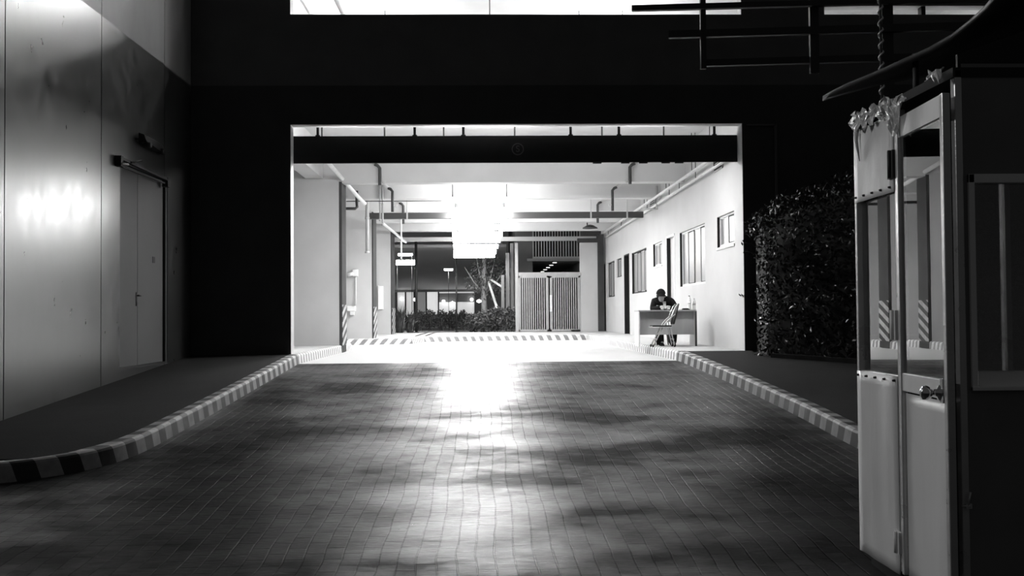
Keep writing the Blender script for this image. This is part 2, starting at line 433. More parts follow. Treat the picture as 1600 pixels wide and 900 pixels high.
yl = [y for y in yy if y > ymin+.3]; y0 = ymin+.22; yl = [y0+(yl[0]-y0)*i/6 for i in range(6)]+yl
lp = []
for y in yl:
    x = curve_x(Lc, y); x = XL if x is None else x
    lp.append((x-.13, y))
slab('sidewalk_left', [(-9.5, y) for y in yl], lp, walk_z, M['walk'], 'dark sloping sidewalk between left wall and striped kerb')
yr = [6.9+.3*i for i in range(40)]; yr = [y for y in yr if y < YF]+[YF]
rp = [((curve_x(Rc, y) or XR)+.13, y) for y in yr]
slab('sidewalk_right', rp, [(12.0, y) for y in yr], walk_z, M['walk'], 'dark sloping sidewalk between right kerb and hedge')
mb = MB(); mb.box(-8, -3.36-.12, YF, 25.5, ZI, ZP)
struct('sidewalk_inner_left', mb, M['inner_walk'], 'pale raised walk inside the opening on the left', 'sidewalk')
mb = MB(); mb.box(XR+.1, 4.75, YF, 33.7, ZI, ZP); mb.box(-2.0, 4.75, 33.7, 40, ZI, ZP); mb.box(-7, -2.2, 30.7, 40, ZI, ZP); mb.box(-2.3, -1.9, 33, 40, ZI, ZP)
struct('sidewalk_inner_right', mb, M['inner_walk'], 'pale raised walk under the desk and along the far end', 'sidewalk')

# ------------------------------------------------------------ left wall with door recess
XW = -5.28
db = Px(187, 574, XW); dt = Px(187, 249, XW); db2 = Px(262, 567, XW); dt2 = Px(262, 283, XW)
DY0, DY1 = db.y, db2.y; DZ0, DZ1 = min(db.z, db2.z), (dt.z+dt2.z)/2
seams = [Px(6.5, 400, XW).y, Px(158, 400, XW).y, Px(257, 150, XW).y]
step = seams[1]-seams[0]
edges = [seams[0]-step*2, seams[0]-step]+seams+[YF-.02]
ZB = Py(300, 134, YF).z
def wall_left(name, z0, z1, mat, label, holes):
    mb = MB(); gap = .011
    for a, b in zip(edges, edges[1:]):
        def put(mb, u0, u1, v0, v1): mb.box(XW-.25, XW, u0, u1, v0, v1)
        hs = [h for h in holes if h[1] > a and h[0] < b]
        hs = [(max(h[0], a+gap), min(h[1], b-gap), h[2], h[3]) for h in hs]
        grid_wall(mb, [a+gap, b-gap], [z0, z1], hs, put)
    mb.box(XW-.5, XW-.251, edges[0], YF-.02, z0, z1)
    return struct(name, mb, mat, label, 'wall')
wall_left('wall_left', -.3, ZB, M['plaster'], 'glossy grey plaster panel wall on the left catching a bright glare', [(DY0, DY1, DZ0, DZ1)])
wall_left('wall_left_upper', ZB, 12, M['plaster_upper'], 'paler upper band of the left plaster wall', [])
d1 = thing('door_1', 'tall grey double service door in the left wall', 'door', (XW-.06, DY0, DZ0)); d1['kind'] = 'structure'
ym = Px(220, 400, XW).y
for a, b in ((DY0+.02, ym-.006), (ym+.006, DY1-.1)):
    mb = MB(); mb.box(XW-.10, XW-.05, a, b, DZ0+.03, DZ1-.02); mb.build('door_leaf', noise_mat('brushed_door_steel', .10, .13, (.55, .65), 1.2, .1, 20, .4) if a == DY0+.02 else bpy.data.materials['brushed_door_steel'], d1, .004)
mb = MB(); mb.box(XW-.14, XW-.01, DY1-.1, DY1, DZ0, DZ1); mb.box(XW-.14, XW-.005, DY0, DY1, DZ0-.0, DZ0+.03); mb.box(XW-.14, XW-.01, DY0, DY1, DZ1-.02, DZ1)
mb.box(XW-.24, XW-.14, DY0, DY1, DZ0, DZ1)
mb.build('door_frame', M['steel'], d1)
hz = Px(221, 462, XW).z
hd = MB(); hd.tube([(XW-.05, ym-.05, hz), (XW+.02, ym-.05, hz), (XW+.02, ym-.17, hz)], .012); hd.box(XW-.05, XW-.04, ym-.08, ym-.02, hz-.16, hz+.05)
hd.build('door_handle', M['steel'], d1)
lk = MB(); lk.lathe([(.03, XW-.05), (.03, XW-.035)], (0, ym-.05, hz-.12), 'x'); lk.build('door_lock', M['steel'], d1)
pl = MB(); q = Px(240, 406, XW-.05); pl.box(XW-.05, XW-.045, q.y-.06, q.y+.06, q.z-.05, q.z+.05); pl.build('door_plate', M['steel'], d1)
# overhead rail and hangers on the door
a = Px(188, 247, XW+.06); b = Px(261, 281, XW+.06)
rt = thing('door_rail', 'dark steel rail with hooks fixed above the tall double door', 'rail', (XW, a.y, a.z))
mb = MB(); mb.bar(a, b, .05, .04); mb.bar(a+Vector((-.03, 0, -.1)), b+Vector((-.03, 0, -.06)), .03, .025); mb.build('rail_bar', M['steel'], rt)
for p in (a, b):
    mb = MB(); mb.box(XW-.005, XW+.09, p.y-.05, p.y+.05, p.z-.12, p.z+.03); mb.build('bracket', M['steel'], rt)
mb = MB(); mb.tube([Px(205, 254, XW+.1), Px(221, 251, XW+.1)], .015); mb.build('hook', M['steel'], rt)
mb = MB(); mb.tube([Px(190, 256, XW+.09), Px(200, 257, XW+.09)], .018); mb.build('roller', M['alu'], rt)
# dark unlit wall lamp
a = Px(213, 216, XW+.02); b = Px(245, 234, XW+.02)
wl = thing('wall_lamp', 'small dark unlit wall lamp mounted above the tall double door', 'lamp', (XW, (a.y+b.y)/2, b.z))
mb = MB(); mb.box(XW, XW+.05, a.y, b.y, b.z+.02, a.z-.02); mb.build('back_box', M['steel'], wl, .005)
mb = MB(); y0_, y1_ = a.y, b.y; zc = (a.z+b.z)/2
mb.hexa([(XW+.05, y0_, zc-.06), (XW+.05, y1_, zc-.09), (XW+.05, y1_, zc+.1), (XW+.05, y0_, zc+.1), (XW+.16, y0_+.05, zc-.03), (XW+.16, y1_-.05, zc-.08), (XW+.12, y1_-.05, zc+.07), (XW+.12, y0_+.05, zc+.08)])
mb.build('lamp_hood', M['black'], wl, .008)
for yb in (y0_+.15*(y1_-y0_), y1_-.2*(y1_-y0_)):
    mb = MB(); mb.lathe([(.04, XW+.10), (.05, XW+.17), (.04, XW+.2)], (0, yb, zc-.07), 'x', 14); mb.build('lamp_head', M['steel'], wl)

# ------------------------------------------------------------ facade
OX0 = Py(454, 370, YF).x; OX1 = Py(1162, 370, YF).x
OZ1 = Py(800, 193.5, YF).z
UZ0 = Py(800, 22.5, YF).z
U1X1 = Py(1158, 12, YF).x; U2X0 = Py(1288, 16, YF).x
UZ2 = Py(1400, 8.5, YF).z
holes = [(OX0, OX1, -1, OZ1)]
def putf(mb, u0, u1, v0, v1): mb.box(u0, u1, YF, YF+.03, v0, v1)
def putf2(mb, u0, u1, v0, v1): mb.box(u0, u1, YF+.03, YF+.3, v0, v1)
mb = MB(); grid_wall(mb, [-9.5, 16], [-.2, ZB], holes, putf)
struct('wall_front', mb, M['facade'], 'very dark lower facade around the lit driveway opening', 'wall')
mb = MB(); grid_wall(mb, [-9.5, 16], [ZB, 12], [(OX0, U1X1, UZ0, 9.6), (U2X0, 13, UZ0, UZ2)], putf)
struct('wall_front_upper', mb, M['facade_upper'], 'charcoal upper facade above the driveway opening', 'wall')
mb = MB(); grid_wall(mb, [-9.5, 16], [-.2, 12], [(OX0, OX1, -1, OZ1), (OX0, U1X1, UZ0, 9.6), (U2X0, 13, UZ0, UZ2)], putf2)
struct('wall_front_inner', mb, M['white_wall'], 'white painted reveal around the edges of the driveway opening', 'wall')
# faint access panel at right of the opening
mb = MB(); a = Py(1163, 194, YF-.02); b = Py(1213, 300, YF-.02)
mb.box(b.x-.02, b.x+.02, YF-.04, YF, 2.0, a.z); mb.box(a.x+.04, b.x, YF-.04, YF, a.z-.03, a.z)
struct('trim_1', mb, M['facade_upper'], 'thin dark trim on the facade at right of the opening', 'trim')

# ------------------------------------------------------------ passage: right wall with windows and doors
XRW = OX1
YB = Px(940, 450, XRW).y
def rect(pts):       # px corners: far-top, near-top, far-bottom, near-bottom
    P = [Px(x, y, XRW) for x, y in pts]
    return (min(p.y for p in P), max(p.y for p in P), (P[2].z+P[3].z)/2, (P[0].z+P[1].z)/2)
wins = [rect([(1121, 339), (1147, 329.5), (1121, 389), (1147, 379)]),
        rect([(1063, 363.5), (1101, 348.6), (1063, 448), (1101, 443)]),
        rect([(1021, 382), (1034, 376.5), (1021, 417), (1034, 414)]),
        rect([(988, 395), (1010, 387), (988, 459), (1010, 456.5)]),
        rect([(963.5, 405), (971, 402.5), (963.5, 433.6), (971, 432.5)]),
        rect([(949.5, 410.5), (960, 407.5), (949.5, 464.6), (960, 463.6)])]
doors = [rect([(1043, 369), (1054, 364.5), (1043, 530), (1054, 532)]),
         rect([(976.5, 398.5), (983, 395.5), (976.5, 523), (983, 524)]),
         rect([(941.5, 414), (945.5, 412), (941.5, 519), (945.5, 519.5)])]
doors = [(a, b, ZP, d) for a, b, c, d in doors]
def putx(mb, u0, u1, v0, v1): mb.box(XRW, XRW+.3, u0, u1, v0, v1)
mb = MB(); grid_wall(mb, [YF+.3, YB], [ZI-.1, 5.6], wins+doors, putx)
struct('wall_right', mb, M['white_wall'], 'bright white painted wall along the right of the passage', 'wall')
wlab = ['small two-pane window nearest the hedge in the white wall', 'large four-pane window above the desk bottles', 'small two-pane window left of the dark doorway behind the guard',
        'tall four-pane window at mid-length of the white wall', 'tiny high window between the far doorway and tall window', 'narrow tall window at the far end of the white wall']
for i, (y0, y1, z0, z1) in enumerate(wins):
    nn = [2, 4, 2, 4, 2, 3][i]
    w = thing('window_%d' % (i+1), wlab[i], 'window', (XRW+.08, y0, z0)); w['kind'] = 'structure'
    t = .035; mb = MB(); x0, x1 = XRW+.05, XRW+.11
    mb.box(x0, x1, y0, y1, z0, z0+t*1.4); mb.box(x0, x1, y0, y1, z1-t, z1); mb.box(x0, x1, y0, y0+t, z0, z1); mb.box(x0, x1, y1-t, y1, z0, z1)
    mb.build('window_frame', M['booth_frame'] if i < 3 else M['grey_paint'], w)
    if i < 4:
        mb = MB(); mb.box(XRW+.001, XRW+.05, y1-.014, y1, z0, z1); mb.build('jamb_strip', M['black'], w)  # black strip paints in the shade on the far reveal
    for k in range(nn):
        a = y0+t+(y1-y0-2*t)*k/nn; b = y0+t+(y1-y0-2*t)*(k+1)/nn; o = .012*(k % 2)
        mb = MB(); f = .022
        mb.box(x0+.01+o, x0+.035+o, a, a+f, z0+t, z1-t); mb.box(x0+.01+o, x0+.035+o, b-f, b, z0+t, z1-t); mb.box(x0+.01+o, x0+.035+o, a, b, z0+t, z0+t+f*1.5); mb.box(x0+.01+o, x0+.035+o, a, b, z1-t-f, z1-t)
        s_ = mb.build('sash', M['grey_pipe'] if k % 2 else M['grey_paint'], w)
        mb = MB(); mb.box(x0+.02+o, x0+.026+o, a+f, b-f, z0+t+f, z1-t-f); mb.build('pane', M['glass_dark'], s_)
    mb = MB(); mb.box(XRW+.12, XRW+.29, y0, y1, z0, z1); mb.build('window_back', M['booth_dark'], w)
    if i in (0, 2):
        mb = MB(); mb.box(XRW-.02, XRW+.05, y0-.03, y1+.03, z0-.05, z0); mb.build('window_sill', M['white_soft'], w)
dlab = ['door in the white wall right behind the guard', 'narrow dark doorway at mid-length of the white wall', 'dark doorway at the far end of the white wall']
for i, (y0, y1, z0, z1) in enumerate(doors):
    d = thing('door_%d' % (i+2), dlab[i], 'door', (XRW+.1, y0, z0)); d['kind'] = 'structure'
    mb = MB(); t = .05; mb.box(XRW-.01, XRW+.28, y0, y0+t, z0, z1); mb.box(XRW-.01, XRW+.28, y1-t, y1, z0, z1); mb.box(XRW-.01, XRW+.28, y0, y1, z1-t, z1)
    mb.build('door_frame', M['booth_frame'] if i == 0 else M['black'], d)
    xo = .09 if i == 0 else .2
    mb = MB(); mb.box(XRW+xo, XRW+xo+.04, y0+t, y1-t, z0+.01, z1-t); lf = mb.build('door_leaf', M['wood_door'] if i == 0 else M['black'], d)
    mb = MB(); mb.tube([(XRW+xo, y0+.14, z0+1.0), (XRW+xo-.05, y0+.14, z0+1.0), (XRW+xo-.05, y0+.24, z0+1.0)], .01); mb.build('door_handle', M['alu'], lf)
    if i == 0:
        mb = MB(); mb.box(XRW+.0, XRW+.09, y1-t-.02, y1-t, z0, z1-t); mb.build('door_stop', M['black'], d)  # black strip stands for the shade on the doorway's far jamb
# louvred vents
for (x0, y0, x1, y1, lab) in ((1016.5, 297, 1023.5, 326, 'slatted louvre vent high on the white wall'), (1117, 256, 1130, 262, 'slatted louvre vent right under the hanging board')):
    a = Px(x0, y0, XRW); b = Px(x1, y1, XRW); za, zb = max(a.z, b.z), min(a.z, b.z)
    if x0 > 1100: za = zb+.45
    v = thing('wall_vent', lab, 'vent', (XRW, min(a.y, b.y), zb))
    ya, yb = min(a.y, b.y), max(a.y, b.y)
    mb = MB(); mb.box(XRW-.02, XRW, ya, ya+.03, zb, za); mb.box(XRW-.02, XRW, yb-.03, yb, zb, za); mb.box(XRW-.02, XRW, ya, yb, za-.03, za); mb.box(XRW-.02, XRW, ya, yb, zb, zb+.03); mb.box(XRW-.006, XRW, ya, yb, zb, za)
    mb.build('vent_frame', M['grey_pipe'], v)
    n = 9; mb = MB()
    for k in range(n):
        z = zb+.05+(za-zb-.1)*k/(n-1); mb.bar((XRW-.018, ya+.03, z), (XRW-.018, yb-.03, z+.0), .03, .008)
    mb.build('slats', M['grey_paint'], v)

# ------------------------------------------------------------ passage: piers, beams, ceiling
ZS = 1.6+3.95       # slab underside
ZBM = 1.6+3.10      # beam underside
mb = MB(); mb.box(-8, XRW, YF+.3, 38.4, ZS, ZS+.3)
struct('ceiling', mb, M['white_soft'], 'white concrete ceiling slab of the passage', 'ceiling')
for i, y in enumerate((24.0, 27.35, 30.9, 34.4, 38.0)):
    mb = MB(); mb.box(-8, XRW, y, y+.38, ZBM, ZS)
    struct('ceiling_beam', mb, M['white_soft'], 'white ceiling beam number %s from the opening' % ['one', 'two', 'three', 'four', 'five', 'six'][i], 'beam')
mb = MB(); mb.box(-8, XRW, 43.2, 43.35, Py(700, 377, 43.2).z, Py(700, 370.5, 43.2).z)
struct('ceiling_beam', mb, M['white_soft'], 'thin white cross beam over the end of the passage', 'beam')
mb = MB(); mb.box(-.9, -.8, 38.38, 43.2, Py(700, 373, 43.2).z-.04, Py(700, 371, 43.2).z+.3); mb.box(.3, .4, 38.38, 43.2, Py(700, 373, 43.2).z-.04, Py(700, 371, 43.2).z+.3)
struct('ceiling_rail', mb, M['white_soft'], 'white rails above the farthest ceiling lamps', 'rail')
mb = MB(); mb.box(-4.15, -3.75, YF+.3, 24.0, ZBM+.1, ZS)
struct('ceiling_beam', mb, M['white_soft'], 'white lengthwise beam above the near left pillar', 'beam')
for i, (yp, pxa, pxb, pxc) in enumerate(((23.95, 530, 534.5, 541), (30.9, 581, 583.5, 588.5), (37.3, 610.5, 612.5, 617))):
    xa = Py(pxa, 450, yp).x; xb = Py(pxb, 450, yp).x; yc = Px(pxc, 450, xb).y
    wid = [3.2, 2.2, 2.0][i]
    word = ['near', 'middle', 'far'][i]
    mb = MB(); mb.box(xa-wid, xa, yp-.02, yp+.3, ZP if i != 0 else ZP, ZBM+.06)
    struct('wall_left_pier', mb, M['white_wall'], 'white wall panel at the %s left pillar' % word, 'wall')
    mb = MB(); mb.box(xa, xb, yp, yc, ZI, ZBM+.02); mb.box(xa-.3, xa, yp+.3, yc, ZI, ZBM+.02)
    p = struct('pillar', mb, M['grey_paint'], 'grey pillar with warning chevrons, %s one on the left' % word, 'pillar')
    # chevron sleeve
    zt = ZP+.95; sv = [(xb+.012, yp+.0, ZP), (xb+.012, yc, ZP), (xb+.012, yc, zt), (xb+.012, yp+.0, zt), (xb+.001, yp, ZP), (xb+.001, yc, ZP), (xb+.001, yc, zt), (xb+.001, yp, zt)]
    mb = MB(); mb.hexa(sv); o = mb.build('warning_stripe', M['chevron'], p)
    me = o.data; uvl = me.uv_layers.new(name='UVMap')
    for poly in me.polygons:
        for li in poly.loop_indices:
            co = me.vertices[me.loops[li].vertex_index].co; uvl.data[li].uv = (co.z-(co.y-yp)*.35, 0)
mb = MB(); mb.box(-8.2, -8, YF+.3, 44, 0, 6); struct('wall_left_inner', mb, M['white_wall'], 'white wall far to the left inside the passage', 'wall')
mb = MB(); mb.box(-8, -5.2, 39.9, 40.2, ZI, ZS); struct('wall_back_left', mb, M['white_wall'], 'white back wall behind the left pillars', 'wall')
# far right portal: white wall pier and grey columns
yp = 40.0
a = Py(907, 450, yp).x; b = Py(934, 450, yp).x; c = Py(940, 450, yp).x
mb = MB(); mb.box(a, b, yp, yp+.3, ZP, Py(920, 378, yp).z); struct('wall_back', mb, M['white_wall'], 'white wall piece between gate and far grey column', 'wall')
mb = MB(); mb.box(b, c+.1, yp-.1, yp+.2, ZI, ZBM); mb.box(a-.1, c, yp-.12, yp+.2, Py(920, 379, yp).z, Py(920, 372.5, yp).z)
struct('pillar', mb, M['grey_paint'], 'grey column and lintel beside the far gate', 'pillar')
mb = MB(); mb.box(Py(893, 519, yp-.3).x, Py(906, 519, yp-.3).x, yp-.5, yp-.02, ZP, ZP+.07)
tag(mb.build('floor_drain_box', M['black'], None, .01), 'low black box on the walk beside the gate', 'box')

# ------------------------------------------------------------ fluorescent fixtures
def fixture(x, y, z, w, label, mat, zs, group, rods=True, dep=.34):
    t = thing('ceiling_lamp', label, 'lamp', (x, y, z), group)
    mb = MB(); h = .07 if y < 29 else .12
    mb.hexa([(x-w/2, y-dep/2, z), (x+w/2, y-dep/2, z), (x+w/2, y+dep/2, z), (x-w/2, y+dep/2, z), (x-w/2, y-dep/2, z+h), (x+w/2, y-dep/2, z+h), (x+w/2, y+dep/2, z+h), (x-w/2, y+dep/2, z+h)])
    mb.build('diffuser', mat, t, .01)
    mb = MB(); mb.box(x-w/2-.02, x+w/2+.02, y-dep*.3, y+dep*.3, z+h, z+h+.05); mb.build('housing', M['white_soft'], t, .01)
    if rods:
        for s in (-1, 1):
            mb = MB(); mb.tube([(x+s*w*.40, y, z+h+.05), (x+s*w*.40, y, zs)], .016, 8); mb.build('hanger_rod', M['grey_paint'], t)
    return t
yl_ = [19.8, 26.0, 28.6, 30.2, 31.9, 33.6, 35.6, 37.4, 39.5, 41.6]
words = ['nearest the opening, half hidden by the hanging board', 'second from the opening', 'third from the opening', 'fourth from the opening', 'fifth from the opening', 'sixth from the opening', 'seventh from the opening', 'fourth from the far end', 'third from the far end', 'second from the far end', 'nearest the garden']
for i, y in enumerate(yl_+[42.9]):
    px = 750 if i < 3 else 750-1.3*(i-3)
    zl = 1.6+2.86 if i < 5 else 1.6+2.86-.08*(i-4)
    c_ = Py(px, 380, y).x
    zl = 1.6+2.97 if i == 0 else zl
    fixture(c_, y, zl, 1.72, 'glaring long fluorescent ceiling lamp %s' % words[i], M['lamp'] if i < 3 else (M['lamp_mid'] if i < 6 else M['lamp_far']), (ZBM+.05) if y > 38.3 else ZS if not any(abs(y-b-.19) < .3 for b in (24, 27.35, 30.9, 34.4, 38, 43.2)) else ZBM, 'fluorescent lamps down the middle of the passage')

for i, x in enumerate((-2.5, 2.9)):  # two unseen lamps added to brighten the inner walls facing the opening
    fixture(x, 19.7, 1.6+2.99, 1.5, 'fluorescent ceiling lamp hidden behind the hanging board, %s' % ['near the left jamb', 'near the right jamb'][i], M['lamp_near'], ZS, 'lamps behind the hanging board')
# ------------------------------------------------------------ hanging board
yb = YF+.42
a = Py(458, 213, yb); b = Py(1154, 254, yb)
z1 = Py(800, 212.3, yb).z; z0 = Py(800, 254.3, yb).z
bn = thing('hanging_sign_board', 'long black sign board hung across the top of the opening', 'sign', ((a.x+b.x)/2, yb, z0))
mb = MB(); mb.box(a.x, b.x, yb-.03, yb+.03, z0, z1); mb.build('board', M['board'], bn, .006)
for px in (496.5, 648, 724, 891.5, 967, 1116):
    x = Py(px, 203, yb).x; mb = MB(); mb.tube([(x, yb, z1-.02), (x, yb, ZS)], .026, 10); mb.lathe([(.045, z1-.005), (.045, z1+.02)], (x, yb, 0)); mb.build('hanger_rod', M['black'], bn)
for px in (933, 977, 1005, 1040, 1061):
    x = Py(px, 255, yb).x; mb = MB(); mb.box(x-.08, x+.08, yb-.02, yb+.02, z0-.02, z0); mb.build('bottom_clip', M['black'], bn)
cc = Py(809, 233, yb-.032)
V = []; n = 40
mb = MB()
for k in range(n):
    t = 2*PI*k/n
    for r in (.095, .113): V.append((cc.x+r*math.cos(t), yb-.034, cc.z+r*math.sin(t)))
    for r in (.113, .095): V.append((cc.x+r*math.cos(t), yb-.030, cc.z+r*math.sin(t)))
mb.add(V, [(4*k+j, 4*k+(j+1) % 4, 4*((k+1) % n)+(j+1) % 4, 4*((k+1) % n)+j) for k in range(n) for j in range(4)])
mb.build('emblem_ring', M['board_mark'], bn)
tc_ = bpy.data.curves.new('S', 'FONT'); tc_.body = 'S'; tc_.size = .17; tc_.extrude = .002; tc_.align_x = 'CENTER'; tc_.align_y = 'CENTER'
to = bpy.data.objects.new('tmp', tc_); C.objects.link(to); bpy.context.view_layer.update()
dg = bpy.context.evaluated_depsgraph_get(); me = bpy.data.meshes.new_from_object(to.evaluated_get(dg)); bpy.data.objects.remove(to)
me.transform(Matrix.Rotation(PI/2, 4, 'X')); me.materials.clear(); me.materials.append(M['board_mark'])
eo = bpy.data.objects.new('emblem_letter', me); C.objects.link(eo); eo.parent = bn; eo.location = Vector((cc.x, yb-.032, cc.z))-bn.location
# camera-like knob on the left jamb top
# ------------------------------------------------------------ pipes
def pipe(name, pts, r, mat, label, cat='pipe', group=None, n=10):
    mb = MB(); mb.tube(pts, r, n); return tag(mb.build(name, mat), label, cat, group)
zd = Py(800, 336.5, 28.0).z
duct = thing('cable_duct', 'long dark horizontal duct crossing under the ceiling beams', 'duct', (0, 28.9, zd))
x0, x1 = Py(577, 336, 28.9).x, Py(1005.5, 336, 28.9).x
zt, zb = Py(800, 331.5, 28.9).z, Py(800, 341, 28.9).z
mb = MB(); mb.box(x0, x1, 28.9, 29.05, zb, zt); mb.build('duct_body', M['dark_pipe'], duct, .005)
for px in (636, 923, 979.5):
    x = Py(px, 300, 28.9).x; mb = MB(); mb.tube([(x, 28.88, zb-.02), (x, 28.88, ZS)], .012, 8); mb.box(x-.02, x+.02, 28.86, 28.9, zb-.02, zt+.02); mb.build('duct_hanger', M['grey_pipe'], duct)
k = 0
for side, X in (('left', -2.42), ('right', 3.44)):
    for nm, y in (('nearest', 24.0), ('second', 27.35), ('third', 30.9)):
        s = 1 if side == 'right' else -1
        zlow = ZBM-.0 if nm == 'nearest' else (zt if nm == 'second' else zt+.0)
        yq = y-.10
        top = ZBM+(.42 if nm == 'nearest' else .27)
        t = thing('drop_pipe', 'dark elbowed drop pipe, %s one on the %s' % (nm, side), 'pipe', (X, yq, zlow), 'dark drop pipes from the ceiling')
        if nm == 'second': yq = 27.2
        lowz = {'nearest': ZBM-.02, 'second': zt-.0, 'third': zt-.0}[nm]
        mb = MB(); mb.tube([(X+s*.12*1, yq, top), (X+s*.05, yq, top-.03), (X, yq, top-.09), (X, yq, lowz-.05 if nm == 'nearest' else lowz-.15)], .038, 10); mb.build('pipe_body', M['dark_pipe'], t)
        mb = MB(); mb.tube([(X, yq, lowz+.03), (X-s*.0, yq, lowz+.03)]+[(X-s*.1, yq, lowz-.02), (X-s*.12, yq, lowz+.05)], .018, 8); mb.build('valve', M['alu'], t)
        mb = MB(); mb.tube([(X+s*.10, yq, top), (X+s*.35, yq, top+.2), (X+s*.35, yq, ZS)], .034, 8); mb.build('ceiling_run', M['grey_pipe'], t)
pipe('ceiling_pipe', [Py(500, 240, 21.5), Py(560, 308, 26.2), Py(570, 318, 27.1)], .05, M['pale_pipe'], 'pale pipe running back under the ceiling above the near left pillar')
pipe('ceiling_pipe', [Py(598, 349, 33.5), Py(634, 378, 42)], .05, M['pale_pipe'], 'pale pipe running back above the far left pillar')
for px, w_, y, ya, yb_, lab in ((574, .05, 28.5, 287, 395, 'light grey pipe between the near and middle pillars'), (594, .025, 27.3, 287, 345, 'left pipe of the pale pair left of the lamps'), (598, .025, 27.3, 287, 352, 'right pipe of the pale pair left of the lamps'), (627, .03, 34.3, 345, 408, 'thin bright white pipe hanging by the far pillar')):
    a = Py(px, ya, y); b = Py(px, yb_, y); a.x = b.x
    t = thing('hanging_pipe', lab, 'pipe', (b.x, y, b.z))
    mb = MB(); mb.tube([b, Vector((b.x, y, ZS))], w_, 10); mb.build('pipe_body', M['grey_pipe'] if px != 627 else M['pale_pipe'], t)
    for zz in (b.z+.02, b.z+(a.z-b.z)*.5):
        mb = MB(); mb.lathe([(w_*1.3, zz-.03), (w_*1.3, zz+.03)], (b.x, y, 0)); mb.build('coupling', M['grey_pipe'], t)
# left elbow pipe
p0, p1, p2 = Py(538, 326, 27.2), Py(555, 326, 27.2), Py(557.5, 317, 27.2)
p3 = Vector((p2.x, 27.2, ZBM+.2)); pipe('elbow_pipe', [p0-Vector((1.2, 0, 0)), p0, p1, (p1+p2)/2+Vector((.03, 0, -.03)), p2, p3], .04, M['dark_pipe'], 'dark elbow pipe beside the near left pillar')
# pipes along the right wall top
for o, zz, r, lab in ((.18, ZBM-.02, .035, 'upper pale pipe running along the top of the white wall'), (.10, ZBM-.18, .03, 'lower pale pipe running along the top of the white wall')):
    t = thing('wall_pipe', lab, 'pipe', (XRW-o, 24, zz))
    mb = MB(); mb.tube([(XRW-o, YF+1.0, zz), (XRW-o, 39, zz)], r); mb.build('pipe_body', M['pale_pipe'], t)
    for y in (20.5, 22.3, 24.19, 25.5, 27.5, 29, 31.1, 34.5, 38.2):
        zb_ = ZS
        for bq in (24.0, 27.35, 30.9, 34.4, 38.0):
            if bq <= y <= bq+.38: zb_ = ZBM
        mb = MB(); mb.tube([(XRW-o, y, zz-r), (XRW-o, y, max(zb_, zz))], .009, 6); mb.build('pipe_hanger', M['grey_paint'], t)
a = Px(1022, 290, XRW-.35); b = Px(1042, 290, XRW-.12)
pipe('elbow_pipe', [Vector((XRW-.55, 24.3+2.9, ZBM-.32)), Vector((XRW-.12, 27.2, ZBM-.32)), Vector((XRW-.12, 27.2, ZBM+.3))], .03, M['grey_pipe'], 'thin grey elbow pipe above the louvre vent')
pipe('sprinkler_line', [Py(541, 314.5, 27.25), Py(690, 314, 27.25)], .012, M['grey_paint'], 'thin dark line pipe along the second ceiling beam')
# ceiling fan-like hanging dish far right
t = thing('hanging_dish_lamp', 'dark dish lamp hanging near the far end of the white wall', 'lamp', Py(922, 358, 36))
c_ = Py(922, 356.5, 36)
mb = MB(); mb.lathe([(.03, .12), (.12, .1), (.26, .02), (.27, -.01), (.20, 0)], c_, 'z', 24); mb.build('dish', M['dark_pipe'], t)
mb = MB(); mb.tube([c_+Vector((-.1, 0, .1)), Vector((c_.x-.1, 36, ZS))], .02, 8); mb.build('stem', M['dark_pipe'], t)
# left bay equipment
c_ = Py(552, 427, 30.8); t = thing('flood_lamp', 'white flood lamp on the wall behind the near left pillar', 'lamp', c_)
mb = MB(); mb.tube([c_+Vector((-.16, 0, -.06)), c_+Vector((0, 0, 0))], .06, 12); mb.build('lamp_head', M['paper'], t)
mb = MB(); mb.box(c_.x-.02, c_.x+.14, 30.75, 30.9, c_.z-.09, c_.z+.11); mb.build('lamp_body', M['paper'], t, .01)
mb = MB(); mb.tube([c_+Vector((.07, .03, -.08)), Vector((c_.x+.07, 30.83, Py(552, 478, 30.8).z))], .02, 8); mb.build('conduit', M['pale_pipe'], t)
c_ = Py(549, 483, 30.75); t = thing('wall_box', 'white control box low behind the near left pillar', 'box', c_)
mb = MB(); mb.box(c_.x-.12, c_.x+.12, 30.7, 30.88, c_.z-.06, c_.z+.09); mb.build('box_body', M['paper'], t, .01)
mb = MB(); mb.box(c_.x-.04, c_.x+.08, 30.72, 30.88, c_.z-.18, c_.z-.06); mb.build('socket', M['paper'], t, .01)
c_ = Py(594, 465, 36.9); t = thing('notice_board', 'tall white notice board on the wall between middle and far pillars', 'sign', c_)
mb = MB(); mb.box(c_.x-.08, c_.x+.08, 37.18, 37.27, c_.z-.42, c_.z+.42); mb.build('board', M['paper'], t, .005)
mb = MB(); mb.box(c_.x-.1, c_.x-.08, 37.15, 37.28, c_.z-.44, c_.z+.44); mb.build('board_edge', M['paper'], t)

# ------------------------------------------------------------ upper floor
ZU = UZ0-.12
mb = MB(); mb.box(-7, 14, YF+.3, 36, ZU-.35, ZU); struct('floor_upper', mb, M['inner_walk'], 'floor slab of the upper level', 'floor')
mb = MB(); mb.box(-7, 14, YF+.3, 36, ZU+3.6, ZU+3.9)
struct('ceiling_upper', mb, M['white_upper'], 'white ceiling of the upper level', 'ceiling')
mb = MB(); mb.box(-7, 14, 35.8, 36, ZU, ZU+3.6); mb.box(-7, -6.8, YF+.3, 36, ZU, ZU+3.6); mb.box(13.8, 14, YF+.3, 36, ZU, ZU+3.6)
struct('wall_upper', mb, M['white_upper'], 'white walls of the upper level', 'wall')
for y in (22.5, 26.5, 30.5):
    mb = MB(); mb.box(-6.8, 13.8, y, y+.35, ZU+3.0, ZU+3.6); struct('ceiling_beam_upper', mb, M['white_upper'], 'white beam under the upper ceiling', 'beam')
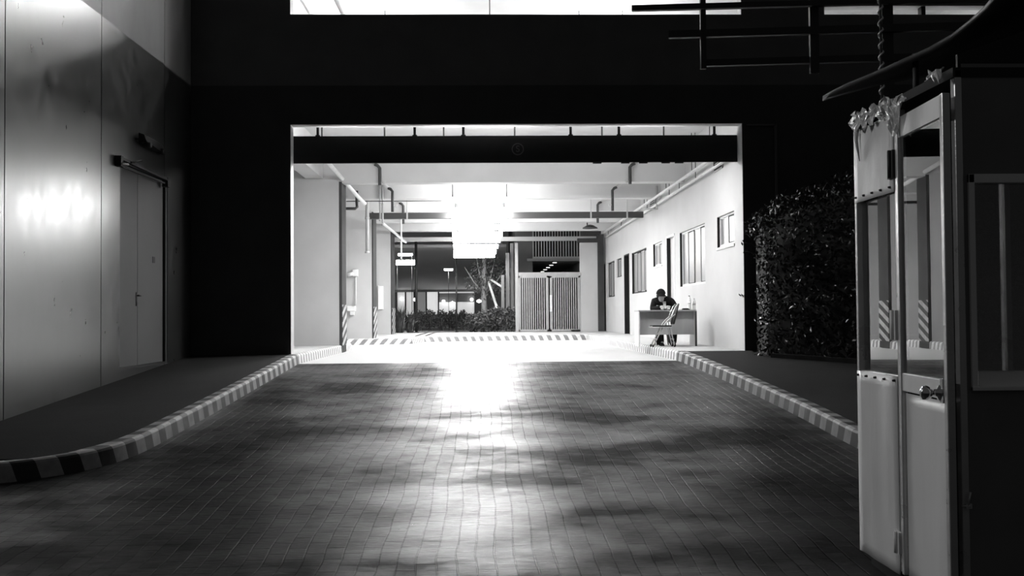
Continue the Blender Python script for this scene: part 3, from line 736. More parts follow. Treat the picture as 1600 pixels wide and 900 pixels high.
wu = ['left', 'middle', 'right']
for i, (x, y) in enumerate(((-.3, 21.0), (-.3, 25.0), (8.0, 22.6), (-3.5, 30.0), (3.5, 30.0))):  # the two rear lamps are unseen, added to brighten the upper ceiling
    fixture(x, y, ZU+2.7, 1.6, 'fluorescent ceiling lamp on the upper level, %s one' % ['front', 'middle', 'right', 'rear left', 'rear right'][i], M['lamp_up'], ZU+3.6, 'upper level fluorescent lamps')
for (pa, pb, yy_, r, lab) in (((470, -4), (488, 26), 24, .06, 'white pipe seen low left in the upper opening'), ((523, -6), (538, 26), 22, .06, 'grey clamped pipe in the upper opening')):
    d0 = Py(*pa, yy_); d1_ = Py(*pb, yy_+1.5)
    pipe('upper_pipe', [d0+(d0-d1_)*1.0, d0, d1_], r, M['pale_pipe'] if r == .06 and pa[0] == 470 else M['grey_pipe'], lab)
a = Py(765, 10, 23)
pipe('upper_rod', [Vector((a.x, 23, ZU+3.6)), Vector((a.x, 23, ZU))], .012, M['grey_paint'], 'thin vertical rod in the middle of the upper opening')
# post in right upper opening
mb = MB(); a = Py(1441, 16, YF+.1); mb.box(a.x-.04, a.x+.04, YF+.05, YF+.2, UZ0, UZ2)
struct('trim_2', mb, M['black'], 'small dark post in the right upper opening', 'trim')

# ------------------------------------------------------------ steel trellis at upper right
tr = thing('steel_trellis', 'dark steel trellis frame in front of the upper right facade', 'trellis', Py(1384, 600, 13.2))
for (xa, ya, xb, yb_, hh) in ((987, 13.5, 1620, -4, .075), (1045, 54.5, 1620, 38, .10), (1098, 99, 1620, 84, .09)):
    a = Py(xa, ya, 14.0); b = Py(xb, yb_, 13.0); mb = MB(); mb.bar(a, b, .08, hh); mb.build('rail', M['steel'], tr)
for (px, ya, yb_, w_) in ((1097, -60, 108, .075), (1270, -60, 115, .12), (1384, -60, None, .15)):
    y = 14.0-(px-987)/(633)*1.0+.06
    a = Py(px, ya, y)
    if yb_ is None: b = Vector((a.x, y, walk_z(y)))
    else: b = Py(px, yb_, y); b.x = a.x
    mb = MB(); mb.bar(a, b, w_, .06, (0, 1, 0)); mb.build('post', M['steel'], tr)

# ------------------------------------------------------------ guard booth
XB = 2.37
YN = Px(1495, 450, XB).y; YFAR = Px(1341, 450, XB).y
ZT = Px(1342, 190, XB).z; Z0 = .12
XE = XB+1.75
bt = thing('guard_booth', 'weathered aluminium guard booth at the right edge of the driveway', 'booth', (XB, YN, 0))
yS = Px(1403.5, 450, XB).y; yD0 = Px(1410, 450, XB).y; yD1 = Px(1493.5, 450, XB).y
zG1 = (Px(1343, 317, XB).z+Px(1402, 299, XB).z)/2; zG0 = (Px(1345, 578, XB).z+Px(1405, 589, XB).z)/2
# base plinth
mb = MB(); mb.box(XB+.04, XE, YN+.04, YFAR-.04, 0, Z0+.03); mb.build('plinth', M['booth_dark'], bt)
mb = MB(); mb.box(XB+.04, XE, YN+.04, YFAR-.04, Z0+.03, Z0+.06); mb.build('booth_floor', M['booth_dark'], bt)
# fixed side: frame, upper panel, pane, lower panel
mb = MB(); mb.box(XB-.015, XB+.035, YFAR-.035, YFAR, Z0, ZT); mb.box(XB-.012, XB+.035, yD0+.0, yS, Z0, ZT-.05); mb.box(XB-.005, XB+.03, yS, YFAR, zG0-.03, zG0+.005)
mb.build('side_frame', M['alu'], bt, .004)
def wavy(mbx, y0, y1, z0, z1, x, amp, flare=0):
    ny, nz = 10, 16; V = []
    for j in range(nz+1):
        for i in range(ny+1):
            yy_ = y0+(y1-y0)*i/ny; z = z0+(z1-z0)*j/nz
            e = min(1, 4*min(i/ny, 1-i/ny)+.0)
            dx = -amp*noise.noise(Vector((yy_*4, z*1.5, 3)))*1.0
            V.append((x+dx*e, yy_, z))
    n1 = len(V); V += [(v[0]+.006, v[1], v[2]) for v in V]
    Fs = []
    w_ = ny+1
    for j in range(nz):
        for i in range(ny):
            a = j*w_+i; Fs.append((a, a+1, a+w_+1, a+w_)); Fs.append((n1+a, n1+a+w_, n1+a+w_+1, n1+a+1))
    for i in range(ny): Fs.append((i, n1+i, n1+i+1, i+1)); a = nz*w_+i; Fs.append((a, a+1, n1+a+1, n1+a))
    for j in range(nz): a = j*w_; Fs.append((a, a+w_, n1+a+w_, n1+a)); a += ny; Fs.append((a, n1+a, n1+a+w_, a+w_))
    mbx.add(V, Fs, True)
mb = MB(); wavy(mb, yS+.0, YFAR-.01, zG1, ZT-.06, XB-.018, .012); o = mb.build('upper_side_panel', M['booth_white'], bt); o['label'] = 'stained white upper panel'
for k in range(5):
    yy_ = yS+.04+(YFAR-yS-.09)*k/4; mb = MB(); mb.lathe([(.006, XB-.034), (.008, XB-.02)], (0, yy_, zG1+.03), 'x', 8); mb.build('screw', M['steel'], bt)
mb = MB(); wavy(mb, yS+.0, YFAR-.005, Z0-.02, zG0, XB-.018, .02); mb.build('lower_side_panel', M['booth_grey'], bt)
for k in range(5):
    yy_ = yS+.02+(YFAR-yS-.06)*k/4; mb = MB(); mb.lathe([(.006, XB-.036), (.008, XB-.02)], (0, yy_, zG0-.025), 'x', 8); mb.build('screw', M['steel'], bt)
mb = MB(); dxx = math.tan(math.radians(2.1))*(YFAR-.035-yS); mb.hexa([(XB, yS, zG0), (XB+.005, yS, zG0), (XB+.005+dxx, YFAR-.035, zG0), (XB+dxx, YFAR-.035, zG0), (XB, yS, zG1), (XB+.005, yS, zG1), (XB+.005+dxx, YFAR-.035, zG1), (XB+dxx, YFAR-.035, zG1)]); mb.build('side_pane', M['glass'], bt)
# door
zH0 = (Px(1412, 215, XB).z+Px(1476, 187, XB).z)/2; zH1 = (Px(1412, 184, XB).z+Px(1476, 152, XB).z)/2
zR1 = Px(1470, 590, XB).z; zR0 = (Px(1418, 606, XB).z+Px(1478, 627, XB).z)/2
dr = thing('door', None, None); dr.parent = bt; dr.location = Vector((XB, yD0, Z0))-bt.location
def dp(mb, name, mat, par=dr, bevel=0): return mb.build(name, mat, par, bevel)
mb = MB(); mb.box(XB-.03, XB+.01, yD0-.04, yD0, Z0, zH1); mb.box(XB-.03, XB+.01, yD1-.045, yD1, Z0, zH1)
dp(mb, 'stile', M['alu'], dr, .006)
mb = MB(); mb.box(XB-.022, XB+.006, yD1, yD0-.04, zH0, zH1); dp(mb, 'head_panel', M['booth_grey'])
mb = MB(); mb.box(XB-.024, XB+.006, yD1, yD0-.04, zR0, zR1); dp(mb, 'lock_rail', M['booth_grey'], dr, .004)
mb = MB(); wavy(mb, yD1, yD0-.04, Z0, zR0-.012, XB-.006, .008); dp(mb, 'lower_panel', M['booth_grey'])
mb = MB(); mb.box(XB-.012, XB-.006, yD1, yD0-.04, zR1, zH0); dp(mb, 'door_pane', M['glass'])
kc = Px(1484, 614, XB-.025)
mb = MB(); mb.lathe([(.042, 0), (.040, -.012), (.02, -.02), (.016, -.045), (.03, -.055), (.038, -.075), (.034, -.095), (.012, -.104)], (XB-.024, kc.y+.02, kc.z), 'x', 24); kn = dp(mb, 'door_knob', M['chrome'], dr)
mb = MB(); mb.box(XB-.034, XB-.024, kc.y-.035, kc.y+.012, kc.z-.05, kc.z+.075); dp(mb, 'latch_plate', M['chrome'], dr, .004)
for py, hh in ((255, .16), (508, .17), (850, .12)):
    h = Px(1401 if py < 300 else (1403 if py < 600 else 1411), py, XB-.02); mb = MB(); mb.box(XB-.04, XB-.02, yS-.045, yS+.045, h.z-hh/2, h.z+hh/2); mb.tube([(XB-.045, yS-.01, h.z-hh/2), (XB-.045, yS-.01, h.z+hh/2)], .012)
    dp(mb, 'hinge', M['steel'] if py < 300 else M['booth_grey'], dr)
# dark gap strip beside the hinge stile (door slightly recessed)
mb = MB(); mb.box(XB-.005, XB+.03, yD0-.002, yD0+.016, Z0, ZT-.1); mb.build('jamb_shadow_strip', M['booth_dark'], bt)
dr.rotation_euler = (0, 0, math.radians(-3.4))
# near corner post and front wall
mb = MB(); mb.box(XB+.008, XB+.045, YN, YN+.05, Z0, ZT+.02); mb.build('corner_post', M['alu'], bt, .005)
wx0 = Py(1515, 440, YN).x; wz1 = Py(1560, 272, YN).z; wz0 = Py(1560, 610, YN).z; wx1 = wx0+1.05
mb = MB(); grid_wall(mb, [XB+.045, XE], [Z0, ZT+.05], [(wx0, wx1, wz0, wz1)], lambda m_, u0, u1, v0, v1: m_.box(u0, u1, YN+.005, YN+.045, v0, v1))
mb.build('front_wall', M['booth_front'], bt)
fw = thing('window', None, None); fw.parent = bt; fw.location = Vector((wx0, YN, wz0))-bt.location
mb = MB(); t = .03; y0_, y1_ = YN-.012, YN+.05
mb.box(wx0, wx0+t, y0_, y1_, wz0, wz1); mb.box(wx1-t, wx1, y0_, y1_, wz0, wz1); mb.box(wx0, wx1, y0_, y1_, wz1-.045, wz1); mb.box(wx0, wx1, y0_-.006, y1_, wz0, wz0+.02)
mb.build('window_frame', M['booth_frame'], fw, .003)
zi0 = Py(1560, 580, YN).z
mb = MB(); mb.box(wx0+.055, wx1-.03, YN+.03, YN+.045, wz0+.02, zi0); mb.build('window_kick_panel', M['booth_frame'], fw)
mb = MB(); mb.box(wx0+t, wx1-t, YN+.026, YN+.03, zi0, wz1-.045); mb.build('pane', M['glass'], fw)
# latch on front wall
p = Py(1510, 790, YN); mb = MB(); mb.tube([(p.x-.03, YN-.01, p.z), (p.x+.012, YN-.02, p.z)], .005); mb.tube([(p.x, YN-.015, p.z), (p.x+.012, YN-.02, p.z+.07)], .006); mb.box(p.x-.01, p.x+.02, YN-.02, YN+.01, p.z-.012, p.z+.012); mb.build('latch', M['alu'], bt)
# back and right walls with openings
bw = [(XB+.12, XE-.12, zG0-.02, ZT-.30)]
mb = MB(); grid_wall(mb, [XB+.035, XE], [Z0, ZT+.02], bw, lambda m_, u0, u1, v0, v1: m_.box(u0, u1, YFAR-.04, YFAR, v0, v1)); mb.build('back_wall', M['booth_dark'], bt)
xm = Py(1576, 430, YFAR-.05).x
mb = MB(); mb.box(xm-.017, xm+.017, YFAR-.05, YFAR+.02, zG0-.02, ZT-.3); mb.box(XB+.12, XB+.15, YFAR-.045, YFAR+.01, zG0-.02, ZT-.3); mb.build('back_window_stile', M['alu'], bt)
mb = MB(); mb.box(XB+.15, XE-.12, YFAR-.022, YFAR-.018, zG0-.02, ZT-.3); mb.build('back_pane', M['glass'], bt)
mb = MB(); mb.box(XE, XE+.04, YN, YFAR, Z0, ZT+.05); mb.build('right_wall', M['booth_dark'], bt)
mb = MB(); mb.box(XB+.7, XE-.02, YFAR-.45, YFAR-.06, .78, .82); mb.box(XB+.72, XB+.75, YFAR-.43, YFAR-.4, Z0+.06, .78); mb.build('counter', M['booth_dark'], bt)
# ceiling, fascia and curved tarp roof
mb = MB(); mb.box(XB, XE+.04, YN, YFAR, ZT-.02, ZT+.03); mb.build('booth_ceiling', M['booth_dark'], bt)
mb = MB(); mb.box(XB+.35, XE+.0, YN+.25, YFAR-.25, ZT+.03, ZT+.25); mb.build('fascia', M['black'], bt) if 0 else None
mb = MB(); mb.hexa([(XB+.03, YN+.01, ZT), (XE+.04, YN+.01, ZT), (XE+.04, YN+.03, ZT), (XB+.03, YN+.03, ZT), (XB+.03, YN+.01, ZT+.1), (XE+.04, YN+.01, ZT+.7), (XE+.04, YN+.03, ZT+.7), (XB+.03, YN+.03, ZT+.1)]); mb.build('front_gable', M['roof'], bt)
edge = [Py(1285, 149, 7.15), Py(1340, 124, 6.75), Py(1395, 99, 6.4), Py(1473, 63, 5.95), Py(1527, 24, 5.6), Py(1556, -16, 5.3), Py(1640, -110, 4.75)]
edge = smooth_line(edge, 1)
V = []; nE = len(edge)
for i, p in enumerate(edge):
    for j in range(7):
        f = j/6; x = p.x+f*(XE+.7-p.x)
        z = p.z+.22*math.sin(f*PI*.9)*(1)-.0
        V.append((x, p.y+.05*noise.noise(Vector((x, p.y, 1))), z+.02*noise.noise(Vector((x*3, p.y*3, 2)))))
n1 = len(V); V += [(v[0], v[1], v[2]-.035) for v in V]
Fs = []
for i in range(nE-1):
    for j in range(6):
        a = i*7+j; Fs.append((a, a+1, a+8, a+7)); Fs.append((n1+a, n1+a+7, n1+a+8, n1+a+1))
for i in range(nE-1): a = i*7; Fs.append((a, a+7, n1+a+7, n1+a)); a += 6; Fs.append((a, n1+a, n1+a+7, a+7))
for j in range(6): Fs.append((j, n1+j, n1+j+1, j+1)); a = (nE-1)*7+j; Fs.append((a, a+1, n1+a+1, n1+a))
mb = MB(); mb.add(V, Fs, True); mb.build('roof', M['roof'], bt)
for (x, y) in ((XB+.35, YFAR-.1), (XB+.6, YN+.3), (XE-.1, YFAR-.1), (XE-.1, YN+.15)):
    mb = MB(); mb.tube([(x, y, ZT+.1), (x, y, ZT+.42)], .02, 8); mb.build('roof_post', M['steel'], bt)
# crumpled plastic sheeting along the top of the side
def crumple(name, pts, drop, par, amp=.04, label=None):
    n = len(pts); m_ = 7; V = []
    for i, p in enumerate(pts):
        for j in range(m_):
            f = j/(m_-1)
            q = Vector((p[0], p[1], p[2]-f*drop[i]))
            nn = noise.noise_vector(Vector((p[1]*14, f*3.1+i*.37, p[0]*3)))
            V.append(q+nn*amp+Vector((-.02, 0, 0)))
    Fs = [(i*m_+j, i*m_+j+1, (i+1)*m_+j+1, (i+1)*m_+j) for i in range(n-1) for j in range(m_-1)]
    mb = MB(); mb.add(V, Fs); o = mb.build(name, M['plastic_sheet'], par)
    s = o.modifiers.new('solid', 'SOLIDIFY'); s.thickness = .003
    return o
pts = []; dr_ = []
for i in range(22):
    f = i/21; p = Px(1337+f*60, 183-f*28, XB-.02); pts.append((XB-.03, p.y, p.z+.01*math.sin(i*2.1))); dr_.append(.085+.02*math.sin(i*1.7))
crumple('plastic_sheet', pts, dr_, bt, .035)
pts = []; dr_ = []
for i in range(12):
    f = i/11; p = Px(1393+f*30, 157-f*12, XB-.03); pts.append((XB-.05, p.y, p.z)); dr_.append(.05+.17*math.sin(PI*min(1, f*1.2)))
crumple('plastic_flap', pts, dr_, bt, .03)
pts = []; dr_ = []
for i in range(6):
    f = i/5; p = Px(1462+f*20, 112-f*4, XB-.03); pts.append((XB-.05, p.y, p.z)); dr_.append(.05+.02*math.sin(i*3))
crumple('plastic_scrap', pts, dr_, bt, .03)
mb = MB(); a = Px(1339, 190, XB-.03); mb.tube([a, a+Vector((-.01, -.01, -.12)), a+Vector((.005, -.02, -.25))], [.02, .012, .003], 8); mb.build('sheet_tail', M['plastic_sheet'], bt)
# twisted cable pole behind the booth
a = Py(1375, -30, 7.4); b = Py(1378, 156, 7.4)
cp = thing('cable_pole', 'thin pole wrapped in twisted cable rising behind the booth roof', 'pole', (b.x, 7.4, 0))
mb = MB(); mb.tube([Vector((b.x, 7.4, 0)), Vector((b.x, 7.4, a.z+.2))], .010, 8); mb.build('pole', M['steel'], cp)
pts = [Vector((b.x+.016*math.cos(t*.9), 7.4+.016*math.sin(t*.9), 2.0+t*.012)) for t in range(0, int((a.z+.2-2.0)/.012))]
mb = MB(); mb.tube(pts, .007, 6); mb.build('twisted_cable', M['alu'], cp)

# added fill lamp, out of view at the left, brightens the booth side
sl = thing('wall_floodlight', 'flood lamp fixed high on the left wall facing the booth', 'lamp', (XW+.3, 7.9, 4.6))
mb = MB(); mb.box(XW, XW+.06, 7.8, 8.0, 4.4, 4.8); mb.bar((XW+.05, 7.9, 4.6), (XW+.22, 7.9, 4.6), .04, .04); mb.build('bracket', M['steel'], sl)
mb = MB(); mb.box(XW+.2, XW+.3, 7.72, 8.08, 4.48, 4.72); mb.build('housing', M['steel'], sl, .01)
lt = bpy.data.lights.new('floodlight', 'SPOT'); lt.energy = FILL_W; lt.spot_size = math.radians(50); lt.spot_blend = .8; lt.shadow_soft_size = .12
lo = bpy.data.objects.new('floodlight', lt); C.objects.link(lo); lo.location = (XW+.34, 7.9, 4.6)
lo.rotation_euler = (Vector((XB, 6.0, 1.7))-Vector(lo.location)).to_track_quat('-Z', 'Y').to_euler()
# ------------------------------------------------------------ desk
YDK = Pz(1043, 541.2, ZP).y
xl = Py(998, 520, YDK).x; xr = Py(1089, 520, YDK).x
ztop = Py(1043, 484.3, YDK).z
dk = thing('desk', 'grey fronted office desk standing against the white wall', 'desk', ((xl+xr)/2, YDK, ZP))
mb = MB(); mb.box(xl-.0, xr, YDK-.0, YDK+.6, ztop-.03, ztop); mb.build('desk_top', M['desk'], dk, .003)
mb = MB(); mb.box(xl, xl+.025, YDK, YDK+.6, ZP, ztop-.03); mb.build('side_panel', M['desk_side'], dk)
mb = MB(); mb.box(xr-.04, xr-.0, YDK, YDK+.6, ZP, ztop-.03); o = mb.build('side_panel', M['desk_side'], dk)
mb = MB(); mb.box(xr-.042, xr+.002, YDK-.004, YDK+.01, ZP, ztop-.03); mb.build('panel_edge', M['dark_pipe'], dk)
mb = MB(); mb.box(xl+.025, xr-.04, YDK+.09, YDK+.11, Py(1043, 523, YDK).z, ztop-.03); mb.build('front_panel', M['desk'], dk)
# things on the desk
def bottle(px, h, r, label, y=YDK+.2, cap=True):
    x = Py(px, 480, y).x
    t = thing('plastic_bottle', label, 'bottle', (x, y, ztop), 'bottles on the desk')
    gm = bpy.data.materials.get('clear_plastic') or noise_mat('clear_plastic', .85, .92, (.15, .2), 3, 0, 10, .5)
    mb = MB(); mb.lathe([(r*.9, ztop+.001), (r, ztop+.01), (r, ztop+h*.3), (r*.86, ztop+h*.4), (r, ztop+h*.5), (r*.98, ztop+h*.70), (r*.5, ztop+h*.86), (r*.36, ztop+h*.93)], (x, y, 0), 'z', 20); mb.build('bottle_body', gm, t)
    mb = MB(); mb.lathe([(r*.42, ztop+h*.93), (r*.42, ztop+h)], (x, y, 0), 'z', 16); mb.build('bottle_cap', M['dark_pipe'] if cap else M['grey_pipe'], t)
    mb = MB(); mb.lathe([(r*1.01, ztop+h*.42), (r*1.01, ztop+h*.58)], (x, y, 0), 'z', 20); mb.build('bottle_label', M['paper'] if cap else M['grey_pipe'], t)
bottle(1077, .30, .042, 'taller clear bottle with dark cap on the desk')
bottle(1084.5, .24, .036, 'shorter clear bottle at the right end of the desk', y=YDK+.25, cap=False)
a = Py(1067, 482, YDK+.15).x; b = Py(1077, 482, YDK+.15).x
mb = MB(); mb.box(a, b, YDK+.1, YDK+.3, ztop, ztop+.02); mb.box(a+.01, b-.02, YDK+.12, YDK+.28, ztop+.02, ztop+.035)
tag(mb.build('logbook', M['black'], None, .004), 'flat dark logbook lying beside the desk bottles', 'book')
mb = MB(); mb.box(a-.16, a-.03, YDK+.12, YDK+.3, ztop, ztop+.012); tag(mb.build('paper_stack', M['paper'], None), 'small stack of white paper left of the logbook', 'paper')

# ------------------------------------------------------------ folding chair
YC = YDK-.45
def cp_(px, py, dy=0): return Py(px, py, YC+dy)
def cw(px, py, dy, hw): return cp_(px, py), None
ch = thing('folding_chair', 'metal folding chair with dark back standing sideways before the desk', 'chair', (Py(1040, 541, YC).x, YC, ZP))
def pxw(px, py, y): return Vector((Py(px, py, YC).x, y, Py(px, py, YC).z))
floor_z = ZP
def clampf(v): v = v.copy(); v.z = max(v.z, floor_z+.012); return v
for s in (-1, 1):
    y = YC+.2+s*.14
    # front leg tube: runs from floor at left-front up to the backrest top
    pts = [pxw(1021, 541.5, y), pxw(1033, 518, y), pxw(1041, 504, y), pxw(1048, 497, y), pxw(1056, 491, y)]
    pts[0] = clampf(pts[0]); mb = MB(); mb.tube(pts, .013, 8); mb.build('leg', M['alu'], ch)
    pts = [pxw(1055, 541.5, y), pxw(1050, 520, y), pxw(1047, 503, y)]
    pts[0] = clampf(pts[0]); mb = MB(); mb.tube(pts, .013, 8); mb.build('leg', M['alu'], ch)
    mb = MB(); mb.tube([pxw(1047, 503, y), pxw(1051, 492, y), pxw(1056, 480, y), pxw(1060, 475, y)], .012, 8); mb.build('back_tube', M['alu'], ch)
    for px in (1021, 1055):
        f = pxw(px, 541, y); f.z = floor_z; mb = MB(); mb.tube([f, f+Vector((.004, 0, .05))], .018, 8); mb.build('rubber_foot', M['black'], ch)
ya, yb_ = YC+.01, YC+.39
a, b = pxw(1058, 478, ya), pxw(1051, 505, ya)
mb = MB(); P = []
for y in (ya+.02, yb_-.02):
    for p, t in ((pxw(1052, 507, y), .0), (pxw(1060.5, 474.5, y), 0)):
        P.append(p)
p0, p1, p2, p3 = P[0], P[1], P[3], P[2]
off = Vector((.045, 0, .01))
mid = [(p0+p1)/2+off*.7, (p3+p2)/2+off*.7]
mb.hexa([p0, p0+off*.8, p3+off*.8, p3, p1, p1+off*.5, p2+off*.5, p2]); mb.build('backrest', M['black'], ch, .01)
mb = MB(); a = pxw(1020, 510, 0); b = pxw(1050, 511, 0)
mb.box(a.x, b.x, ya+.01, yb_-.01, a.z-.015, a.z+.02); mb.build('seat', M['black'], ch, .012)
mb = MB(); mb.tube([(a.x-.01, ya, a.z-.02), (a.x-.015, ya, a.z-.01), (a.x-.015, yb_, a.z-.01)], .012, 8); mb.tube([(a.x-.01, ya, a.z-.02), (b.x, ya, a.z-.02)], .010, 8); mb.tube([(a.x-.01, yb_, a.z-.02), (b.x, yb_, a.z-.02)], .010, 8); mb.build('seat_frame', M['alu'], ch)
for (px, py) in ((1027, 530), (1053, 530)):
    a = pxw(px, py, YC+.01); mb = MB(); mb.tube([a, (a.x, YC+.39, a.z)], .008, 8); mb.build('stretcher', M['alu'], ch)

# ------------------------------------------------------------ guard
def skin_mesh(name, verts, edges_, radii, mat, parent, root=0, sub=2):
    me = bpy.data.meshes.new(name); me.from_pydata([tuple(v) for v in verts], edges_, []); me.update()
    o = bpy.data.objects.new(name, me); C.objects.link(o)
    m = o.modifiers.new('skin', 'SKIN'); m.use_smooth_shade = True
    if not me.skin_vertices: me.skin_vertices.new(name='')
    for i, r in enumerate(radii):
        sv = me.skin_vertices[0].data[i]
        sv.radius = (r, r) if not isinstance(r, tuple) else r
        sv.use_root = (i == root)
    s = o.modifiers.new('sub', 'SUBSURF'); s.levels = sub; s.render_levels = sub
    me.materials.append(mat); o.parent = parent
    bpy.context.view_layer.update()
    dg = bpy.context.evaluated_depsgraph_get(); nm = bpy.data.meshes.new_from_object(o.evaluated_get(dg))
    o.modifiers.clear(); o.data = nm
    if not nm.materials: nm.materials.append(mat)
    return o
YG = YDK+.78
gx = Py(1036, 480, YG).x
gd = thing('person', 'seated guard in dark cap and jacket writing at the desk', 'person', (gx, YG, ZP))
# local coords: +x right, -y toward the desk/camera, z up from floor
hx = Py(1032, 460, YG-.12).x-gx
headc = Vector((hx, -.16, Py(1032, 461, YG-.12).z-ZP))
hips = Vector((0, .08, .50)); chest = Vector((0, -.02, .88)); neck = Vector((hx*.5, -.08, 1.04))
body_v = [hips, Vector((0, .05, .68)), chest, Vector((hx*.3, -.05, .99)), neck, headc+Vector((0, .02, -.06)), headc+Vector((0, -.0, .04)),
          Vector((-.17, -.03, .95)), Vector((-.23, -.12, .76)), Vector((-.13, -.34, .82)), Vector((-.05, -.40, .83)),
          Vector((.17, -.03, .95)), Vector((.23, -.12, .76)), Vector((.10, -.34, .82)), Vector((.0, -.40, .83)),
          Vector((-.10, -.02, .48)), Vector((-.16, -.40, .50)), Vector((-.14, -.42, .10)), Vector((-.10, -.52, .05)),
          Vector((.10, -.02, .48)), Vector((.14, -.40, .50)), Vector((.13, -.34, .10)), Vector((.15, -.45, .05))]
be = [(0, 1), (1, 2), (2, 3), (3, 4), (4, 5), (5, 6), (3, 7), (7, 8), (8, 9), (9, 10), (3, 11), (11, 12), (12, 13), (13, 14), (0, 15), (15, 16), (16, 17), (17, 18), (0, 19), (19, 20), (20, 21), (21, 22)]
brd = [(.13, .11), (.13, .10), (.15, .10), (.10, .08), .05, .075, .088, .05, .042, .03, .028, .05, .042, .03, .028, .075, .055, .04, .03, .075, .055, .04, .03]
body = skin_mesh('body', body_v, be, brd, M['skin'], gd)
# face: nose, ears, eyes shape added in small forms joined to the head surface (face tilted down)
def ell(c, r, n=12, m_=8):
    mb = MB(); V = []
    for j in range(m_+1):
        t = PI*j/m_
        for k in range(n):
            a = 2*PI*k/n; V.append(Vector(c)+Vector((r[0]*math.sin(t)*math.cos(a), r[1]*math.sin(t)*math.sin(a), r[2]*math.cos(t))))
    mb.add(V, [(j*n+k, j*n+(k+1) % n, (j+1)*n+(k+1) % n, (j+1)*n+k) for j in range(m_) for k in range(n)], True); return mb
def local(mb, name, mat, par=gd): 
    o = mb.build(name, mat, None); o.parent = par; return o
facec = headc+Vector((0, -.045, -.05))
bm_parts = []
hands = []
def hand(c, s):
    mb = MB()
    d = Vector((-s*.35, -.93, 0)).normalized(); w = Vector((.93, -.35*s, 0)).normalized()*s
    mb.tube([c-d*.03, c+d*.02, c+d*.05], [.024, .034, .03], 10)
    for k in range(4):
        b0 = c+d*.05+w*(.024-.016*k)+Vector((0, 0, .004)); ln = (.065, .075, .07, .055)[k]
        mb.tube([b0, b0+d*ln*.45+Vector((0, 0, .008)), b0+d*ln*.8+Vector((0, 0, -.008)), b0+d*ln+Vector((0, 0, -.022))], [.009, .0088, .008, .005], 8)
    t0 = c+w*.028; mb.tube([t0, t0+w*.02+d*.03, t0+w*.012+d*.06], [.011, .010, .007], 8)
    return mb
h1 = hand(Vector((-.07, -.42, ztop-ZP+.03)), 1); h2 = hand(Vector((.0, -.42, ztop-ZP+.03)), -1)
for hm in (h1, h2): hands.append(local(hm, 'hand_tmp', M['skin']))
nose = local(ell(facec+Vector((0, -.052, .012)), (.012, .016, .024)), 'n', M['skin'])
earl = local(ell(headc+Vector((-.088, .01, -.02)), (.012, .02, .032)), 'n', M['skin'])
earr = local(ell(headc+Vector((.088, .01, -.02)), (.012, .02, .032)), 'n', M['skin'])
jaw = local(ell(facec+Vector((0, .0, -.015)), (.062, .058, .085), 20, 14), 'n', M['skin'])
br_ = local(ell(facec+Vector((0, -.03, -.06)), (.022, .02, .016)), 'n', M['skin'])
bmj = bmesh.new()
for o in [body]+hands+[nose, earl, earr, jaw, br_]: bmj.from_mesh(o.data)
nm = bpy.data.meshes.new('body'); bmj.to_mesh(nm); bmj.free(); nm.materials.append(M['skin'])
for o in hands+[nose, earl, earr, jaw, br_]: bpy.data.objects.remove(o)
body.data = nm
# clothing
jv = [Vector((0, .08, .50)), Vector((0, .05, .68)), chest, Vector((hx*.3, -.04, .99)), Vector((hx*.4, -.06, 1.015)),
      Vector((-.19, -.03, .95)), Vector((-.25, -.12, .76)), Vector((-.10, -.37, .825)),
      Vector((.19, -.03, .95)), Vector((.25, -.12, .76)), Vector((.05, -.37, .825))]
je = [(0, 1), (1, 2), (2, 3), (3, 4), (3, 5), (5, 6), (6, 7), (3, 8), (8, 9), (9, 10)]
jr = [(.17, .14), (.17, .13), (.20, .13), (.13, .11), (.075, .075), .085, .075, .05, .085, .075, .05]
skin_mesh('jacket', jv, je, jr, M['cloth_black'], gd)
tv = [hips, Vector((-.11, -.02, .48)), Vector((-.17, -.40, .51)), Vector((-.14, -.42, .0)), Vector((.11, -.02, .48)), Vector((.15, -.40, .51)), Vector((.13, -.34, .0))]
skin_mesh('trousers', tv, [(0, 1), (1, 2), (2, 3), (0, 4), (4, 5), (5, 6)], [(.16, .13), .105, .10, .095, .105, .10, .095], M['cloth_black'], gd)
for x, y in ((-.12, -.43), (.14, -.35)):
    mb = MB(); mb.hexa([(x-.045, y-.18, 0), (x+.045, y-.18, 0), (x+.04, y+.09, 0), (x-.04, y+.09, 0), (x-.035, y-.14, .05), (x+.035, y-.14, .05), (x+.035, y+.08, .10), (x-.035, y+.08, .10)])
    o = local(mb, 'shoe', M['black']); b_ = o.modifiers.new('b', 'BEVEL'); b_.width = .015; b_.segments = 3
# cap: dome plus peak, tilted down
mb = MB(); V = []; n = 24
cc_ = headc+Vector((0, -.005, .02))
for j in range(7):
    t = (PI/2)*j/6; r = math.cos(t)
    for k in range(n):
        a = 2*PI*k/n; V.append(cc_+Vector((.103*r*math.cos(a), .118*r*math.sin(a)-.02*(1-r), .118*math.sin(t))))
mb.add(V, [(j*n+k, j*n+(k+1) % n, (j+1)*n+(k+1) % n, (j+1)*n+k) for j in range(6) for k in range(n)], True)
cap = local(mb, 'cap', M['cloth_black'])
mb = MB(); V = []
for k in range(9):
    a = PI+PI*k/8
    for rr, dz in ((.10, .005), (.155 if 1 < k < 7 else .12, -.05)):
        V.append(cc_+Vector((rr*.85*math.cos(a), rr*1.25*math.sin(a), dz)))
mb.add(V, [(2*k, 2*k+1, 2*k+3, 2*k+2) for k in range(8)])
o = local(mb, 'cap_peak', M['cloth_black'], cap); s = o.modifiers.new('s', 'SOLIDIFY'); s.thickness = .006
# hair below the cap
o = local(ell(headc+Vector((0, .03, -.01)), (.092, .085, .075)), 'hair', M['cloth_black'])
